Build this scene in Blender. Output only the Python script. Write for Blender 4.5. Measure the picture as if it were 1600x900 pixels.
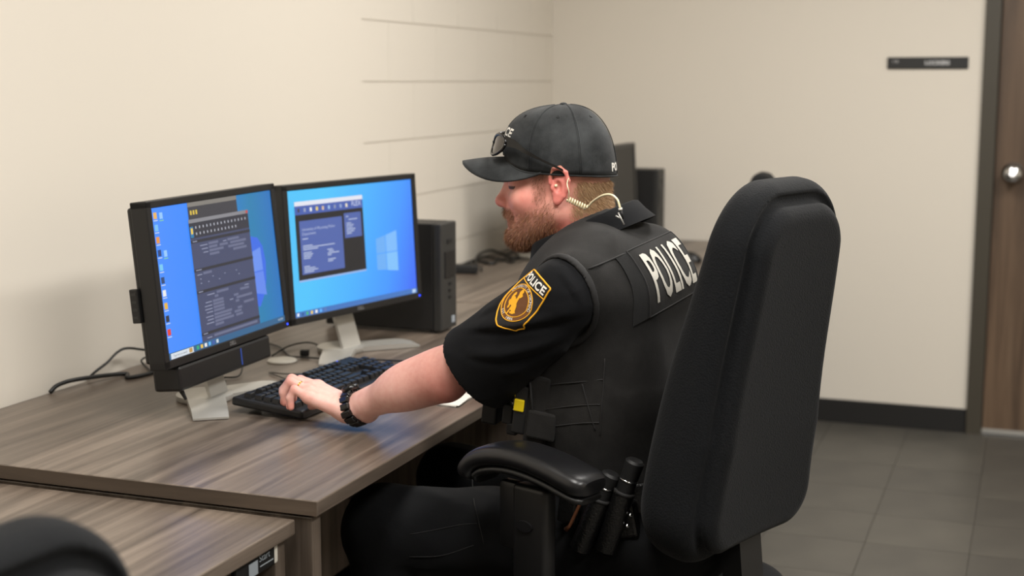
import bpy, bmesh, math, random
import numpy as np
from mathutils import Vector, Matrix
from mathutils.bvhtree import BVHTree
random.seed(7); rng = np.random.default_rng(7)
PI = math.pi
for o in list(bpy.data.objects): bpy.data.objects.remove(o)
scn = bpy.context.scene
COL = scn.collection

# ------------------------------------------------------------------ camera
F = 2187.0; PITCH = math.radians(8.436); YAW = math.radians(20.53); H = 1.403; DZ = 0.737
cam = bpy.data.cameras.new('camera'); camo = bpy.data.objects.new('camera', cam); COL.objects.link(camo)
cam.sensor_fit = 'HORIZONTAL'; cam.sensor_width = 36.0; cam.lens = 36.0 * F / 1600.0
camo.location = (0, 0, H); camo.rotation_euler = (PI/2 - PITCH, 0, YAW - PI/2)
cam.clip_start = 0.05; cam.clip_end = 50
cam.dof.use_dof = True; cam.dof.focus_distance = 2.42; cam.dof.aperture_fstop = 3.6
scn.camera = camo
FW = np.array([math.cos(YAW)*math.cos(PITCH), math.sin(YAW)*math.cos(PITCH), -math.sin(PITCH)])
RT = np.array([math.sin(YAW), -math.cos(YAW), 0.0]); UP = np.cross(RT, FW); OC = np.array([0, 0, H])
def ray(x, y): return FW + RT*(x-800)/F + UP*(450-y)/F
def onz(x, y, z=DZ): r = ray(x, y); return OC + r*((z-H)/r[2])
def onx(x, y, X): r = ray(x, y); return OC + r*(X/r[0])
def ony(x, y, Y): r = ray(x, y); return OC + r*(Y/r[1])

# ------------------------------------------------------------------ world, exposure, ceiling lights
w = bpy.data.worlds.new('world'); scn.world = w; w.use_nodes = True
w.node_tree.nodes['Background'].inputs[0].default_value = (0.9, 0.95, 1, 1)
w.node_tree.nodes['Background'].inputs[1].default_value = 0.05
vs = scn.view_settings; vs.view_transform = 'Standard'; vs.look = 'None'; vs.gamma = 1; vs.use_curve_mapping = False
vs.exposure = 0.0
CEIL = 2.72
LAMPS = [(3.7, 0.55, 42), (3.7, -1.1, 52), (1.2, -0.9, 58), (1.2, 0.7, 42)]
for i, (lx, ly, pw) in enumerate(LAMPS):
    l = bpy.data.lights.new('ceiling_area', 'AREA'); l.shape = 'RECTANGLE'; l.size = 1.15; l.size_y = 0.55
    l.energy = pw; l.color = (1.0, 0.975, 0.94)
    lo = bpy.data.objects.new('ceiling_area', l); COL.objects.link(lo); lo.location = (lx, ly, CEIL-0.035)

# ------------------------------------------------------------------ helpers
def lin(c):
    return tuple(((v/255.0)/12.92 if v/255.0 <= 0.04045 else ((v/255.0+0.055)/1.055)**2.4) for v in c)
MATS = {}
def new_mat(name):
    m = bpy.data.materials.new(name); m.use_nodes = True
    nt = m.node_tree; b = nt.nodes['Principled BSDF']
    MATS[name] = m
    return m, nt, b
def mat(name, col, rough=0.5, metal=0.0, spec=0.5, bump=0.0, bscale=200.0, var=0.0, vscale=8.0, sheen=0.0, emit=None, estr=1.0, coat=0.0, trans=0.0, alpha=1.0):
    m, nt, b = new_mat(name)
    c = lin(col)
    b.inputs['Base Color'].default_value = (*c, 1); b.inputs['Roughness'].default_value = rough
    b.inputs['Metallic'].default_value = metal; b.inputs['Specular IOR Level'].default_value = spec
    b.inputs['Sheen Weight'].default_value = sheen; b.inputs['Coat Weight'].default_value = coat
    b.inputs['Transmission Weight'].default_value = trans; b.inputs['Alpha'].default_value = alpha
    if emit:
        b.inputs['Emission Color'].default_value = (*lin(emit), 1); b.inputs['Emission Strength'].default_value = estr
    N = nt.nodes; L = nt.links
    tc = N.new('ShaderNodeTexCoord')
    if var > 0:
        n = N.new('ShaderNodeTexNoise'); n.inputs['Scale'].default_value = vscale; n.inputs['Detail'].default_value = 5
        L.new(tc.outputs['Object'], n.inputs['Vector'])
        mx = N.new('ShaderNodeMix'); mx.data_type = 'RGBA'
        mx.inputs[6].default_value = (*[v*(1-var) for v in c], 1); mx.inputs[7].default_value = (*[min(1, v*(1+var)) for v in c], 1)
        L.new(n.outputs['Fac'], mx.inputs[0]); L.new(mx.outputs[2], b.inputs['Base Color'])
    if bump > 0:
        n = N.new('ShaderNodeTexNoise'); n.inputs['Scale'].default_value = bscale; n.inputs['Detail'].default_value = 3
        L.new(tc.outputs['Object'], n.inputs['Vector'])
        bp = N.new('ShaderNodeBump'); bp.inputs['Strength'].default_value = bump; bp.inputs['Distance'].default_value = 0.002
        L.new(n.outputs['Fac'], bp.inputs['Height']); L.new(bp.outputs[0], b.inputs['Normal'])
    return m
def M(n): return MATS[n]

def obj(name, V, Fc, m=None, parent=None, smooth=False, sub=None):
    """one mesh object; vertices are given in the parent's space (or relative to sub when the parent sits at sub)"""
    V = np.asarray(V, float)
    if sub is not None: V = V - np.asarray(sub, float)
    me = bpy.data.meshes.new(name); me.from_pydata(V.tolist(), [], [list(map(int, f)) for f in Fc]); me.update()
    if smooth: me.polygons.foreach_set('use_smooth', [True]*len(me.polygons))
    if m is not None: me.materials.append(MATS[m] if isinstance(m, str) else m)
    o = bpy.data.objects.new(name, me); COL.objects.link(o)
    if parent is not None: o.parent = parent
    return o
def auto_smooth(o, ang=35):
    me = o.data
    bm = bmesh.new(); bm.from_mesh(me)
    for f in bm.faces: f.smooth = True
    for e in bm.edges:
        if len(e.link_faces) == 2 and e.calc_face_angle(0) > math.radians(ang): e.smooth = False
    bm.to_mesh(me); bm.free()
    return o
def thing(name, label, cat, loc=(0, 0, 0), rotz=0.0, group=None):
    o = bpy.data.objects.new(name, None); COL.objects.link(o); o.empty_display_size = 0.1
    o.location = loc; o.rotation_euler = (0, 0, rotz); tag(o, label, cat, group); return o
def tag(o, label=None, cat=None, group=None, kind=None):
    if label: o['label'] = label
    if cat: o['category'] = cat
    if group: o['group'] = group
    if kind: o['kind'] = kind
    return o

class MB:
    def __init__(s): s.V = []; s.F = []
    def add(s, V, Fc):
        n = len(s.V); s.V += [tuple(map(float, v)) for v in V]; s.F += [[i+n for i in f] for f in Fc]; return s
    def box(s, c, size, R=None, bev=0.0, seg=2):
        if bev <= 0:
            x, y, z = [v/2 for v in size]
            V = np.array([(-x,-y,-z),(x,-y,-z),(x,y,-z),(-x,y,-z),(-x,-y,z),(x,-y,z),(x,y,z),(-x,y,z)])
            Fc = [(0,3,2,1),(4,5,6,7),(0,1,5,4),(1,2,6,5),(2,3,7,6),(3,0,4,7)]
        else:
            bm = bmesh.new(); bmesh.ops.create_cube(bm, size=1.0)
            for v in bm.verts: v.co = Vector((v.co.x*size[0], v.co.y*size[1], v.co.z*size[2]))
            bmesh.ops.bevel(bm, geom=list(bm.edges), offset=bev, segments=seg, affect='EDGES', profile=0.5)
            bm.verts.index_update(); V = np.array([v.co[:] for v in bm.verts]); Fc = [[v.index for v in f.verts] for f in bm.faces]; bm.free()
        if R is not None: V = V @ np.asarray(R).T
        return s.add(V + np.asarray(c, float), Fc)
    def prism(s, pts, z0, z1, X=(1,0,0), Y=(0,1,0), Z=(0,0,1), o=(0,0,0)):
        X, Y, Z, o = map(lambda a: np.asarray(a, float), (X, Y, Z, o)); n = len(pts)
        V = [o+X*p[0]+Y*p[1]+Z*z0 for p in pts] + [o+X*p[0]+Y*p[1]+Z*z1 for p in pts]
        Fc = [list(range(n))[::-1], list(range(n, 2*n))] + [[i, (i+1) % n, (i+1) % n+n, i+n] for i in range(n)]
        return s.add(V, Fc)
    def tube(s, P, r, n=8, caps=True):
        P = np.asarray(P, float); k = len(P); r = np.full(k, r) if np.isscalar(r) else np.asarray(r)
        T = np.gradient(P, axis=0); T /= np.linalg.norm(T, axis=1)[:, None]+1e-12
        a = np.array([0, 0, 1.0]) if abs(T[0][2]) < .9 else np.array([1.0, 0, 0])
        u = np.cross(T[0], a); u /= np.linalg.norm(u); V = []
        for i in range(k):
            u = u - T[i]*(u @ T[i]); u /= np.linalg.norm(u)+1e-12; v = np.cross(T[i], u)
            for j in range(n):
                t = 2*PI*j/n; V.append(P[i]+r[i]*(math.cos(t)*u+math.sin(t)*v))
        Fc = [[i*n+j, i*n+(j+1) % n, (i+1)*n+(j+1) % n, (i+1)*n+j] for i in range(k-1) for j in range(n)]
        if caps: Fc += [list(range(n))[::-1], [(k-1)*n+j for j in range(n)]]
        return s.add(V, Fc)
    def lathe(s, prof, c=(0,0,0), A=(0,0,1), n=24):
        A = np.asarray(A, float); A /= np.linalg.norm(A); a = np.array([1.0,0,0]) if abs(A[0]) < .9 else np.array([0,1.0,0])
        u = np.cross(A, a); u /= np.linalg.norm(u); v = np.cross(A, u); c = np.asarray(c, float); V = []
        for r, h in prof:
            for j in range(n):
                t = 2*PI*j/n; V.append(c+A*h+r*(math.cos(t)*u+math.sin(t)*v))
        k = len(prof)
        Fc = [[i*n+j, i*n+(j+1) % n, (i+1)*n+(j+1) % n, (i+1)*n+j] for i in range(k-1) for j in range(n)]
        Fc += [list(range(n))[::-1], [(k-1)*n+j for j in range(n)]]
        return s.add(V, Fc)
    def build(s, name, m, parent=None, smooth=False, sub=None, ang=None):
        o = obj(name, s.V, s.F, m, parent, smooth, sub)
        if ang: auto_smooth(o, ang)
        return o
def catmull(P, n=8):
    P = np.asarray(P, float); Q = np.vstack([2*P[0]-P[1], P, 2*P[-1]-P[-2]]); out = []
    for i in range(1, len(Q)-2):
        for t in np.linspace(0, 1, n, endpoint=False):
            a, b, c, d = Q[i-1], Q[i], Q[i+1], Q[i+2]
            out.append(0.5*((2*b)+(c-a)*t+(2*a-5*b+4*c-d)*t*t+(3*b-a-3*c+d)*t**3))
    out.append(P[-1]); return np.array(out)
def Rz(a): c, s = math.cos(a), math.sin(a); return np.array([[c,-s,0],[s,c,0],[0,0,1.0]])
def Rx(a): c, s = math.cos(a), math.sin(a); return np.array([[1,0,0],[0,c,-s],[0,s,c]])
def Ry(a): c, s = math.cos(a), math.sin(a); return np.array([[c,0,s],[0,1,0],[-s,0,c]])

# ---- signed distance modelling
class SDF:
    def __init__(s, lo, hi, h):
        s.lo = np.asarray(lo, float); s.h = h; s.n = np.ceil((np.asarray(hi)-s.lo)/h).astype(int)+1
        s.X = (s.lo[0]+h*np.arange(s.n[0])).astype(np.float32)[:, None, None]
        s.Y = (s.lo[1]+h*np.arange(s.n[1])).astype(np.float32)[None, :, None]
        s.Z = (s.lo[2]+h*np.arange(s.n[2])).astype(np.float32)[None, None, :]
        s.d = np.full(s.n, 9.0, np.float32)
    def cone(s, a, b, r1, r2):
        a = np.asarray(a, float); b = np.asarray(b, float); ba = b-a; L = ba @ ba
        px, py, pz = s.X-a[0], s.Y-a[1], s.Z-a[2]
        t = np.clip((px*ba[0]+py*ba[1]+pz*ba[2])/np.float32(L), 0, 1).astype(np.float32)
        return np.sqrt((px-t*ba[0])**2+(py-t*ba[1])**2+(pz-t*ba[2])**2)-(r1+(r2-r1)*t)
    def ell(s, c, r, R=None):
        px, py, pz = s.X-c[0], s.Y-c[1], s.Z-c[2]
        if R is not None:
            R = np.asarray(R)
            px, py, pz = (px*R[0,0]+py*R[1,0]+pz*R[2,0], px*R[0,1]+py*R[1,1]+pz*R[2,1], px*R[0,2]+py*R[1,2]+pz*R[2,2])
        k0 = np.sqrt((px/r[0])**2+(py/r[1])**2+(pz/r[2])**2); k1 = np.sqrt((px/r[0]**2)**2+(py/r[1]**2)**2+(pz/r[2]**2)**2)+1e-9
        return (k0*(k0-1)/k1).astype(np.float32)
    def rbox(s, c, hs, r, R=None):
        px, py, pz = s.X-c[0], s.Y-c[1], s.Z-c[2]
        if R is not None:
            R = np.asarray(R)
            px, py, pz = (px*R[0,0]+py*R[1,0]+pz*R[2,0], px*R[0,1]+py*R[1,1]+pz*R[2,1], px*R[0,2]+py*R[1,2]+pz*R[2,2])
        qx, qy, qz = np.abs(px)-hs[0]+r, np.abs(py)-hs[1]+r, np.abs(pz)-hs[2]+r
        return np.sqrt(np.maximum(qx,0)**2+np.maximum(qy,0)**2+np.maximum(qz,0)**2)+np.minimum(np.maximum(np.maximum(qx,qy),qz),0)-r
    def plane(s, p, n):
        n = np.asarray(n, float); n /= np.linalg.norm(n)
        return (s.X-p[0])*n[0]+(s.Y-p[1])*n[1]+(s.Z-p[2])*n[2]
    def u(s, d, k=0.0): s.d = np.minimum(s.d, d) if k <= 0 else smin(s.d, d, k); return s
    def sub(s, d, k=0.0): s.d = np.maximum(s.d, -d) if k <= 0 else -smin(-s.d, d, k); return s
    def inter(s, d, k=0.0): s.d = np.maximum(s.d, d) if k <= 0 else -smin(-s.d, -d, k); return s
    def mesh(s):
        D = np.ascontiguousarray(s.d); D = D + np.float32(1e-7)
        S = D < 0
        A = S[:-1,:-1,:-1].astype(np.int8)
        cnt = np.zeros(A.shape, np.int8)
        for i in (0,1):
            for j in (0,1):
                for k in (0,1):
                    cnt += S[i:S.shape[0]-1+i, j:S.shape[1]-1+j, k:S.shape[2]-1+k]
        act = (cnt > 0) & (cnt < 8); idx = np.full(A.shape, -1, np.int64); ii = np.argwhere(act); idx[act] = np.arange(len(ii))
        acc = np.zeros((len(ii), 3)); num = np.zeros(len(ii))
        cor = [(i,j,k) for i in (0,1) for j in (0,1) for k in (0,1)]
        dv = {c: D[ii[:,0]+c[0], ii[:,1]+c[1], ii[:,2]+c[2]].astype(float) for c in cor}
        for c in cor:
            for ax in range(3):
                if c[ax] == 0:
                    e = list(c); e[ax] = 1; e = tuple(e); a, b = dv[c], dv[e]; m = (a < 0) != (b < 0)
                    t = np.where(m, a/np.where(m, a-b, 1), 0)
                    p = np.tile(np.array(c, float), (len(ii), 1)); p[:, ax] += t
                    acc += p*m[:, None]; num += m
        V = s.lo+s.h*(ii+acc/num[:, None]); Fc = []
        for ax in range(3):
            sl0 = [slice(None)]*3; sl1 = [slice(None)]*3; sl0[ax] = slice(0, -1); sl1[ax] = slice(1, None)
            a, b = S[tuple(sl0)], S[tuple(sl1)]; ed = np.argwhere(a != b); o1, o2 = (ax+1) % 3, (ax+2) % 3
            ok = (ed[:,o1] > 0) & (ed[:,o2] > 0) & (ed[:,o1] < S.shape[o1]-1) & (ed[:,o2] < S.shape[o2]-1); ed = ed[ok]
            if len(ed) == 0: continue
            fl = a[ed[:,0], ed[:,1], ed[:,2]]
            def get(q1, q2):
                e = ed.copy(); e[:,o1] -= q1; e[:,o2] -= q2; return idx[e[:,0], e[:,1], e[:,2]]
            q = np.stack([get(1,1), get(0,1), get(0,0), get(1,0)], 1); q[~fl] = q[~fl][:, ::-1]; Fc.append(q)
        return V, np.vstack(Fc)
def smin(a, b, k):
    h = np.clip(0.5+0.5*(b-a)/k, 0, 1); return (b*(1-h)+a*h-k*h*(1-h)).astype(np.float32)
def vnormals(V, Q):
    n = np.zeros_like(V); a, b, c, d = (V[Q[:, i]] for i in range(4)); f = np.cross(c-a, d-b)
    for i in range(4): np.add.at(n, Q[:, i], f)
    return n/(np.linalg.norm(n, axis=1)[:, None]+1e-12)
def sn(X, Y, Z, seed, sc):
    """cheap smooth pseudo noise from sines"""
    r = np.random.default_rng(seed); out = 0
    for i in range(5):
        k = r.normal(size=3); k /= np.linalg.norm(k); k *= sc*(0.7+0.3*i); out = out+np.sin(X*k[0]+Y*k[1]+Z*k[2]+r.uniform(0, 6.28))/(1+0.4*i)
    return (out/2.5)
def vcol(o, cols):
    at = o.data.color_attributes.new('Col', 'FLOAT_COLOR', 'POINT'); c = np.ones((len(cols), 4)); c[:, :3] = cols
    at.data.foreach_set('color', c.ravel())

# ---- lettering
def text_mesh(t, size, offset=0.0, align='CENTER', spacing=1.0, res=3):
    c = bpy.data.curves.new('t', 'FONT'); c.body = t; c.size = size; c.offset = offset; c.align_x = align; c.align_y = 'CENTER'
    c.space_character = spacing; c.resolution_u = res
    o = bpy.data.objects.new('t', c); COL.objects.link(o); dg = bpy.context.evaluated_depsgraph_get(); dg.update()
    ev = o.evaluated_get(dg); me = ev.to_mesh()
    V = np.array([v.co[:] for v in me.vertices]).reshape(-1, 3); Fc = [list(p.vertices) for p in me.polygons]
    ev.to_mesh_clear(); bpy.data.objects.remove(o); bpy.data.curves.remove(c)
    return V[:, :2], Fc
def flat_text(mb, t, size, o, X, Y, **k):
    V, Fc = text_mesh(t, size, **k); o, X, Y = (np.asarray(a, float) for a in (o, X, Y))
    return mb.add(o+V[:, :1]*X+V[:, 1:2]*Y, Fc)

# ------------------------------------------------------------------ materials
def wood(name, axis=0, dark=(68,59,51), mid=(100,89,79), light=(130,117,105), rough=0.33):
    m, nt, b = new_mat(name); N = nt.nodes; L = nt.links
    tc = N.new('ShaderNodeTexCoord'); mp = N.new('ShaderNodeMapping')
    sc = [26.0, 26.0, 26.0]; sc[axis] = 1.1; mp.inputs['Scale'].default_value = sc
    L.new(tc.outputs['Object'], mp.inputs['Vector'])
    n = N.new('ShaderNodeTexNoise'); n.inputs['Scale'].default_value = 1.0; n.inputs['Detail'].default_value = 7; n.inputs['Roughness'].default_value = 0.62; n.inputs['Distortion'].default_value = 0.6
    L.new(mp.outputs[0], n.inputs['Vector'])
    r = N.new('ShaderNodeValToRGB'); e = r.color_ramp.elements
    e[0].position = 0.30; e[0].color = (*lin(dark), 1); e[1].position = 0.72; e[1].color = (*lin(light), 1)
    x = e.new(0.50); x.color = (*lin(mid), 1)
    L.new(n.outputs['Fac'], r.inputs[0])
    mp2 = N.new('ShaderNodeMapping'); sc2 = [7.0, 7.0, 7.0]; sc2[axis] = 0.8; mp2.inputs['Scale'].default_value = sc2
    L.new(tc.outputs['Object'], mp2.inputs['Vector'])
    n2 = N.new('ShaderNodeTexNoise'); n2.inputs['Scale'].default_value = 1.0; n2.inputs['Detail'].default_value = 3
    L.new(mp2.outputs[0], n2.inputs['Vector'])
    mx = N.new('ShaderNodeMix'); mx.data_type = 'RGBA'; mx.blend_type = 'OVERLAY'; mx.inputs[0].default_value = 0.55
    L.new(r.outputs[0], mx.inputs[6]); L.new(n2.outputs['Fac'], mx.inputs[7]); L.new(mx.outputs[2], b.inputs['Base Color'])
    b.inputs['Roughness'].default_value = rough
    bp = N.new('ShaderNodeBump'); bp.inputs['Strength'].default_value = 0.08; bp.inputs['Distance'].default_value = 0.001
    L.new(n.outputs['Fac'], bp.inputs['Height']); L.new(bp.outputs[0], b.inputs['Normal'])
    return m
wood('laminate'); wood('laminate_edge_shaded', 1, (66,56,47), (88,76,65), (106,93,81)); wood('laminate_upright', 2)  # desk edge: cross grain, plus shade of the side facing away from light in its tones
wood('door_wood', 2, (70,54,40), (92,73,56), (108,88,69), 0.5)
mat('wall_paint', (214,207,195), 0.75, bump=0.05, bscale=120, spec=0.3)
mat('ceiling_paint', (225,222,214), 0.9)
mat('floor_base', (58,56,52), 0.4)
mat('cove_base', (22,21,20), 0.55)
mat('frame_paint', (62,57,47), 0.5)
mat('black_plastic', (16,16,17), 0.42, bump=0.05, bscale=900)
mat('tower_black', (15,15,16), 0.5, bump=0.05, bscale=700)
mat('tower_grey', (40,40,39), 0.5)
mat('matte_black', (9,9,10), 0.6)
mat('bezel_black', (17,17,18), 0.4)
mat('silver', (186,184,178), 0.38, metal=0.55)
mat('chrome', (205,205,205), 0.15, metal=1.0)
mat('cable', (20,20,19), 0.5)
mat('cable_grey', (70,66,60), 0.55)
mat('white_plastic', (212,208,198), 0.45)
mat('paper', (232,229,220), 0.8)
mat('screen_off', (7,7,8), 0.35, spec=0.2)
mat('sign_black', (26,26,25), 0.5)
mat('sign_text', (196,196,196), 0.6)
mat('logo_grey', (120,120,122), 0.4, metal=0.4)
mat('key_black', (19,19,20), 0.42)
mat('key_legend', (190,190,195), 0.5)
mat('led_blue', (40,60,255), 0.4, emit=(40,70,255), estr=3)
mat('label_grey', (150,158,165), 0.5)
mat('lamp_glow', (255,250,240), 0.5, emit=(255,244,226), estr=2.0)
# floor tile: one material, its shade differs from tile to tile
m_, nt_, b_ = new_mat('floor_tile'); N_ = nt_.nodes; L_ = nt_.links
oi = N_.new('ShaderNodeObjectInfo'); tc = N_.new('ShaderNodeTexCoord'); n1 = N_.new('ShaderNodeTexNoise'); n1.inputs['Scale'].default_value = 5; n1.inputs['Detail'].default_value = 8
L_.new(tc.outputs['Object'], n1.inputs['Vector'])
ad = N_.new('ShaderNodeMath'); ad.operation = 'MULTIPLY_ADD'; ad.inputs[1].default_value = 0.22; L_.new(oi.outputs['Random'], ad.inputs[0]); L_.new(n1.outputs['Fac'], ad.inputs[2])
rp = N_.new('ShaderNodeValToRGB'); rp.color_ramp.elements[0].position = 0.3; rp.color_ramp.elements[0].color = (*lin((62,60,56)), 1); rp.color_ramp.elements[1].position = 1.0; rp.color_ramp.elements[1].color = (*lin((82,79,72)), 1)
L_.new(ad.outputs[0], rp.inputs[0]); L_.new(rp.outputs[0], b_.inputs['Base Color']); b_.inputs['Roughness'].default_value = 0.42
def emit_mat(col, st=1.0):
    k = 'screen_%d_%d_%d_%d' % (*[int(c) for c in col], int(st*100))
    if k not in MATS:
        m, nt, b = new_mat(k); b.inputs['Base Color'].default_value = (0.01, 0.01, 0.01, 1); b.inputs['Roughness'].default_value = 0.4
        b.inputs['Emission Color'].default_value = (*lin(col), 1); b.inputs['Emission Strength'].default_value = st
    return k

# ------------------------------------------------------------------ the setting
WX, WY = 5.77, 1.973
XB, YB = -1.7, -2.6
def struct(o): o['kind'] = 'structure'; return o
mb = MB().box(((XB+WX)/2, (YB+WY)/2, -0.055), (WX-XB, WY-YB, 0.11)); floor = struct(mb.build('floor', 'floor_base'))
TS = 0.305; tm = None
for i in range(14):
    for j in range(9):
        cx = WX-0.002-TS*(i+0.5); cy = 1.35-TS*(j+0.5)
        if tm is None:
            t_ = MB().box((0, 0, 0), (TS-0.002, TS-0.002, 0.004)).build('floor_tile', 'floor_tile', floor); tm = t_.data
        else:
            t_ = bpy.data.objects.new('floor_tile', tm); COL.objects.link(t_); t_.parent = floor
        t_.location = (cx, cy, 0.0015)
struct(MB().box(((XB+WX)/2, (YB+WY)/2, CEIL+0.05), (WX-XB+0.3, WY-YB+0.3, 0.1)).build('ceiling', 'ceiling_paint'))
BX = 3.945
wl = struct(MB().box(((XB+BX)/2, WY+0.06, CEIL/2), (BX-XB, 0.12, CEIL)).box(((BX+WX)/2, WY+0.0635, CEIL/2), (WX-BX, 0.1135, CEIL)).build('wall_left', 'wall_paint'))
CH = 0.191; BL = 0.388; bmeshes = {}
for c in range(-1, 15):
    z0 = 1.59-0.191*8 + c*CH; z0, z1 = max(z0, 0.0), min(z0+CH, CEIL)
    if z1-z0 < 0.02: continue
    x = BX - (BL/2 if c % 2 else 0)
    while x < WX-0.01:
        a, b = max(x, BX), min(x+BL, WX)
        if b-a > 0.02:
            k = (round(b-a, 3), round(z1-z0, 3))
            if k not in bmeshes:
                o = MB().box((0, 0, 0), (k[0]-0.0012, 0.006, k[1]-0.003)).build('wall_block', 'wall_paint', wl); bmeshes[k] = o.data
            else:
                o = bpy.data.objects.new('wall_block', bmeshes[k]); COL.objects.link(o); o.parent = wl
            o.location = ((a+b)/2, WY+0.0052, (z0+z1)/2)
        x += BL
DY0, DY1, DH = -0.78, 0.157, 2.08
JW = 0.058
struct(MB().box((WX+0.06, (DY1+JW+WY+0.12)/2-0.0, CEIL/2), (0.12, WY+0.12-DY1-JW, CEIL))
       .box((WX+0.06, (YB+DY0-JW)/2, CEIL/2), (0.12, DY0-JW-YB, CEIL)).box((WX+0.06, (DY0+DY1)/2, (DH+JW+CEIL)/2), (0.12, DY1-DY0+2*JW, CEIL-DH-JW)).build('wall_back', 'wall_paint'))
struct(MB().box(((XB+WX)/2, YB-0.06, CEIL/2), (WX-XB, 0.12, CEIL)).build('wall_right', 'wall_paint'))
struct(MB().box((XB-0.06, (YB+WY)/2, CEIL/2), (0.12, WY-YB, CEIL)).build('wall_front', 'wall_paint'))
struct(MB().box((WX-0.004, (DY1+JW+WY)/2, 0.052), (0.008, WY-DY1-JW, 0.096), bev=0.002).build('baseboard_back', 'cove_base'))
struct(MB().box((WX-0.004, (DY0-JW+YB)/2, 0.052), (0.008, DY0-JW-YB, 0.096), bev=0.002).build('baseboard_right', 'cove_base'))
struct(MB().box(((XB+WX)/2, WY-0.004, 0.052), (WX-XB-0.02, 0.008, 0.096), bev=0.002).build('baseboard_left', 'cove_base'))
# door in a painted steel frame
door = struct(MB().box((WX+0.045, (DY0+DY1)/2, DH/2+0.012), (0.044, DY1-DY0-0.004, DH-0.018), bev=0.002).build('door_1', 'door_wood'))
kn = onx(1583, 271, WX)
MB().lathe([(0.0, 0), (0.042, 0), (0.042, 0.006), (0.014, 0.01), (0.013, 0.035), (0.030, 0.042), (0.036, 0.055), (0.033, 0.068), (0.018, 0.076), (0.0, 0.074)], (WX+0.023, kn[1], kn[2]), (-1, 0, 0)).build('door_knob', 'chrome', door, smooth=True)
MB().box((WX+0.025, (DY0+DY1)/2, 0.012), (0.012, DY1-DY0-0.004, 0.02)).build('door_sweep', 'silver', door)
struct(MB().box((WX+0.03, DY1+JW/2, (DH+JW)/2), (0.1, JW, DH+JW), bev=0.003).box((WX+0.03, DY0-JW/2, (DH+JW)/2), (0.1, JW, DH+JW), bev=0.003)
       .box((WX+0.03, (DY0+DY1)/2, DH+JW/2), (0.1, DY1-DY0, JW), bev=0.003).build('trim_1', 'frame_paint'))
# sign
a, b = onx(1387, 89.5, WX), onx(1513, 107.5, WX)
sc_ = np.array([(WX-0.004), (a[1]+b[1])/2, (a[2]+b[2])/2]); sw, sh = a[1]-b[1], a[2]-b[2]
sg = thing('room_sign', 'narrow black wall sign reading lockers beside the door', 'sign', (WX-0.004, sc_[1], sc_[2]))
MB().box((0, 0, 0), (0.008, sw, sh), bev=0.0025).build('plate', 'sign_black', sg)
t = MB(); flat_text(t, 'LOCKERS', 0.022, (-0.0046, -sw*0.12, 0.000), (0, -1, 0), (0, 0, 1), offset=0.0006); t.build('lettering', 'sign_text', sg)
t = MB(); flat_text(t, '116', 0.016, (-0.0046, sw*0.40, 0.006), (0, -1, 0), (0, 0, 1)); t.build('lettering', 'sign_text', sg)
# ceiling troffers around the lamps
for i, (lx, ly, pw) in enumerate(LAMPS):
    tr = thing('ceiling_light', ['white ceiling light panel above the right monitor', 'white ceiling light panel nearest the door', 'white ceiling light panel farthest from the desks', 'white ceiling light panel above the nearer desk'][i], 'ceiling light', (lx, ly, CEIL), 0, 'ceiling light panels')
    MB().box((-0.6, 0, -0.012), (0.03, 0.62, 0.024)).box((0.6, 0, -0.012), (0.03, 0.62, 0.024)).box((0, -0.3, -0.012), (1.2, 0.03, 0.024)).box((0, 0.3, -0.012), (1.2, 0.03, 0.024)).build('frame', 'white_plastic', tr)
    MB().box((0, 0, -0.006), (1.17, 0.57, 0.006)).build('diffuser', 'lamp_glow', tr)

# ------------------------------------------------------------------ desks
Y0, Y1 = 1.05, WY-0.004
def slab(name, x0, x1, y0, y1, z0, z1, m, parent, sub, bev=0.0025):
    return MB().box(((x0+x1)/2, (y0+y1)/2, (z0+z1)/2), (x1-x0, y1-y0, z1-z0), bev=bev).build(name, m, parent, sub=sub)
X0, X1 = 1.916, 3.878
lc = ((X0+X1)/2, Y0, 0)
dk = thing('desk', 'greyish brown laminate desk carrying the two lit monitors', 'desk', lc)
slab('desktop', X0, X1, Y0, Y1, DZ-0.0255, DZ, 'laminate', dk, lc)
slab('edge_band', X0-0.0012, X0+0.0005, Y0+0.001, Y1-0.001, DZ-0.0245, DZ-0.001, 'laminate_edge_shaded', dk, lc, 0)
slab('end_panel', X0+0.004, X0+0.034, Y0+0.012, Y1-0.02, 0.006, DZ-0.029, 'laminate_upright', dk, lc)
slab('end_panel', X1-0.034, X1-0.004, Y0+0.012, Y1-0.02, 0.006, DZ-0.029, 'laminate_upright', dk, lc)
slab('modesty_panel', X0+0.036, X1-0.036, Y1-0.30, Y1-0.28, 0.12, DZ-0.029, 'laminate_upright', dk, lc)
ped = slab('pedestal', 3.22, 3.83, Y0+0.06, Y1-0.32, 0.03, DZ-0.06, 'laminate_upright', dk, lc)
slab('drawer_front', 3.225, 3.825, Y0+0.04, Y0+0.058, 0.05, 0.36, 'laminate_upright', ped, lc)
slab('drawer_front', 3.225, 3.825, Y0+0.04, Y0+0.058, 0.366, 0.665, 'laminate_upright', ped, lc)
g = onz(441, 565)
MB().lathe([(0.0, 0), (0.034, 0), (0.036, 0.003), (0.033, 0.006), (0.0, 0.0065)], g, n=32).build('grommet_cap', 'white_plastic', dk, smooth=True, sub=lc)
lc = (0.85, 1.085, 0)
fd = thing('desk', 'lower laminate desk in the front left corner, edge to the raised one', 'desk', lc)
z1 = DZ-0.030
slab('desktop', -0.25, 1.906, 1.085, Y1, z1-0.0255, z1, 'laminate', fd, lc)
slab('end_panel', 1.868, 1.898, 1.10, Y1-0.02, 0.006, z1-0.029, 'laminate_upright', fd, lc)
slab('end_panel', -0.24, -0.21, 1.10, Y1-0.02, 0.006, z1-0.029, 'laminate_upright', fd, lc)
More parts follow.
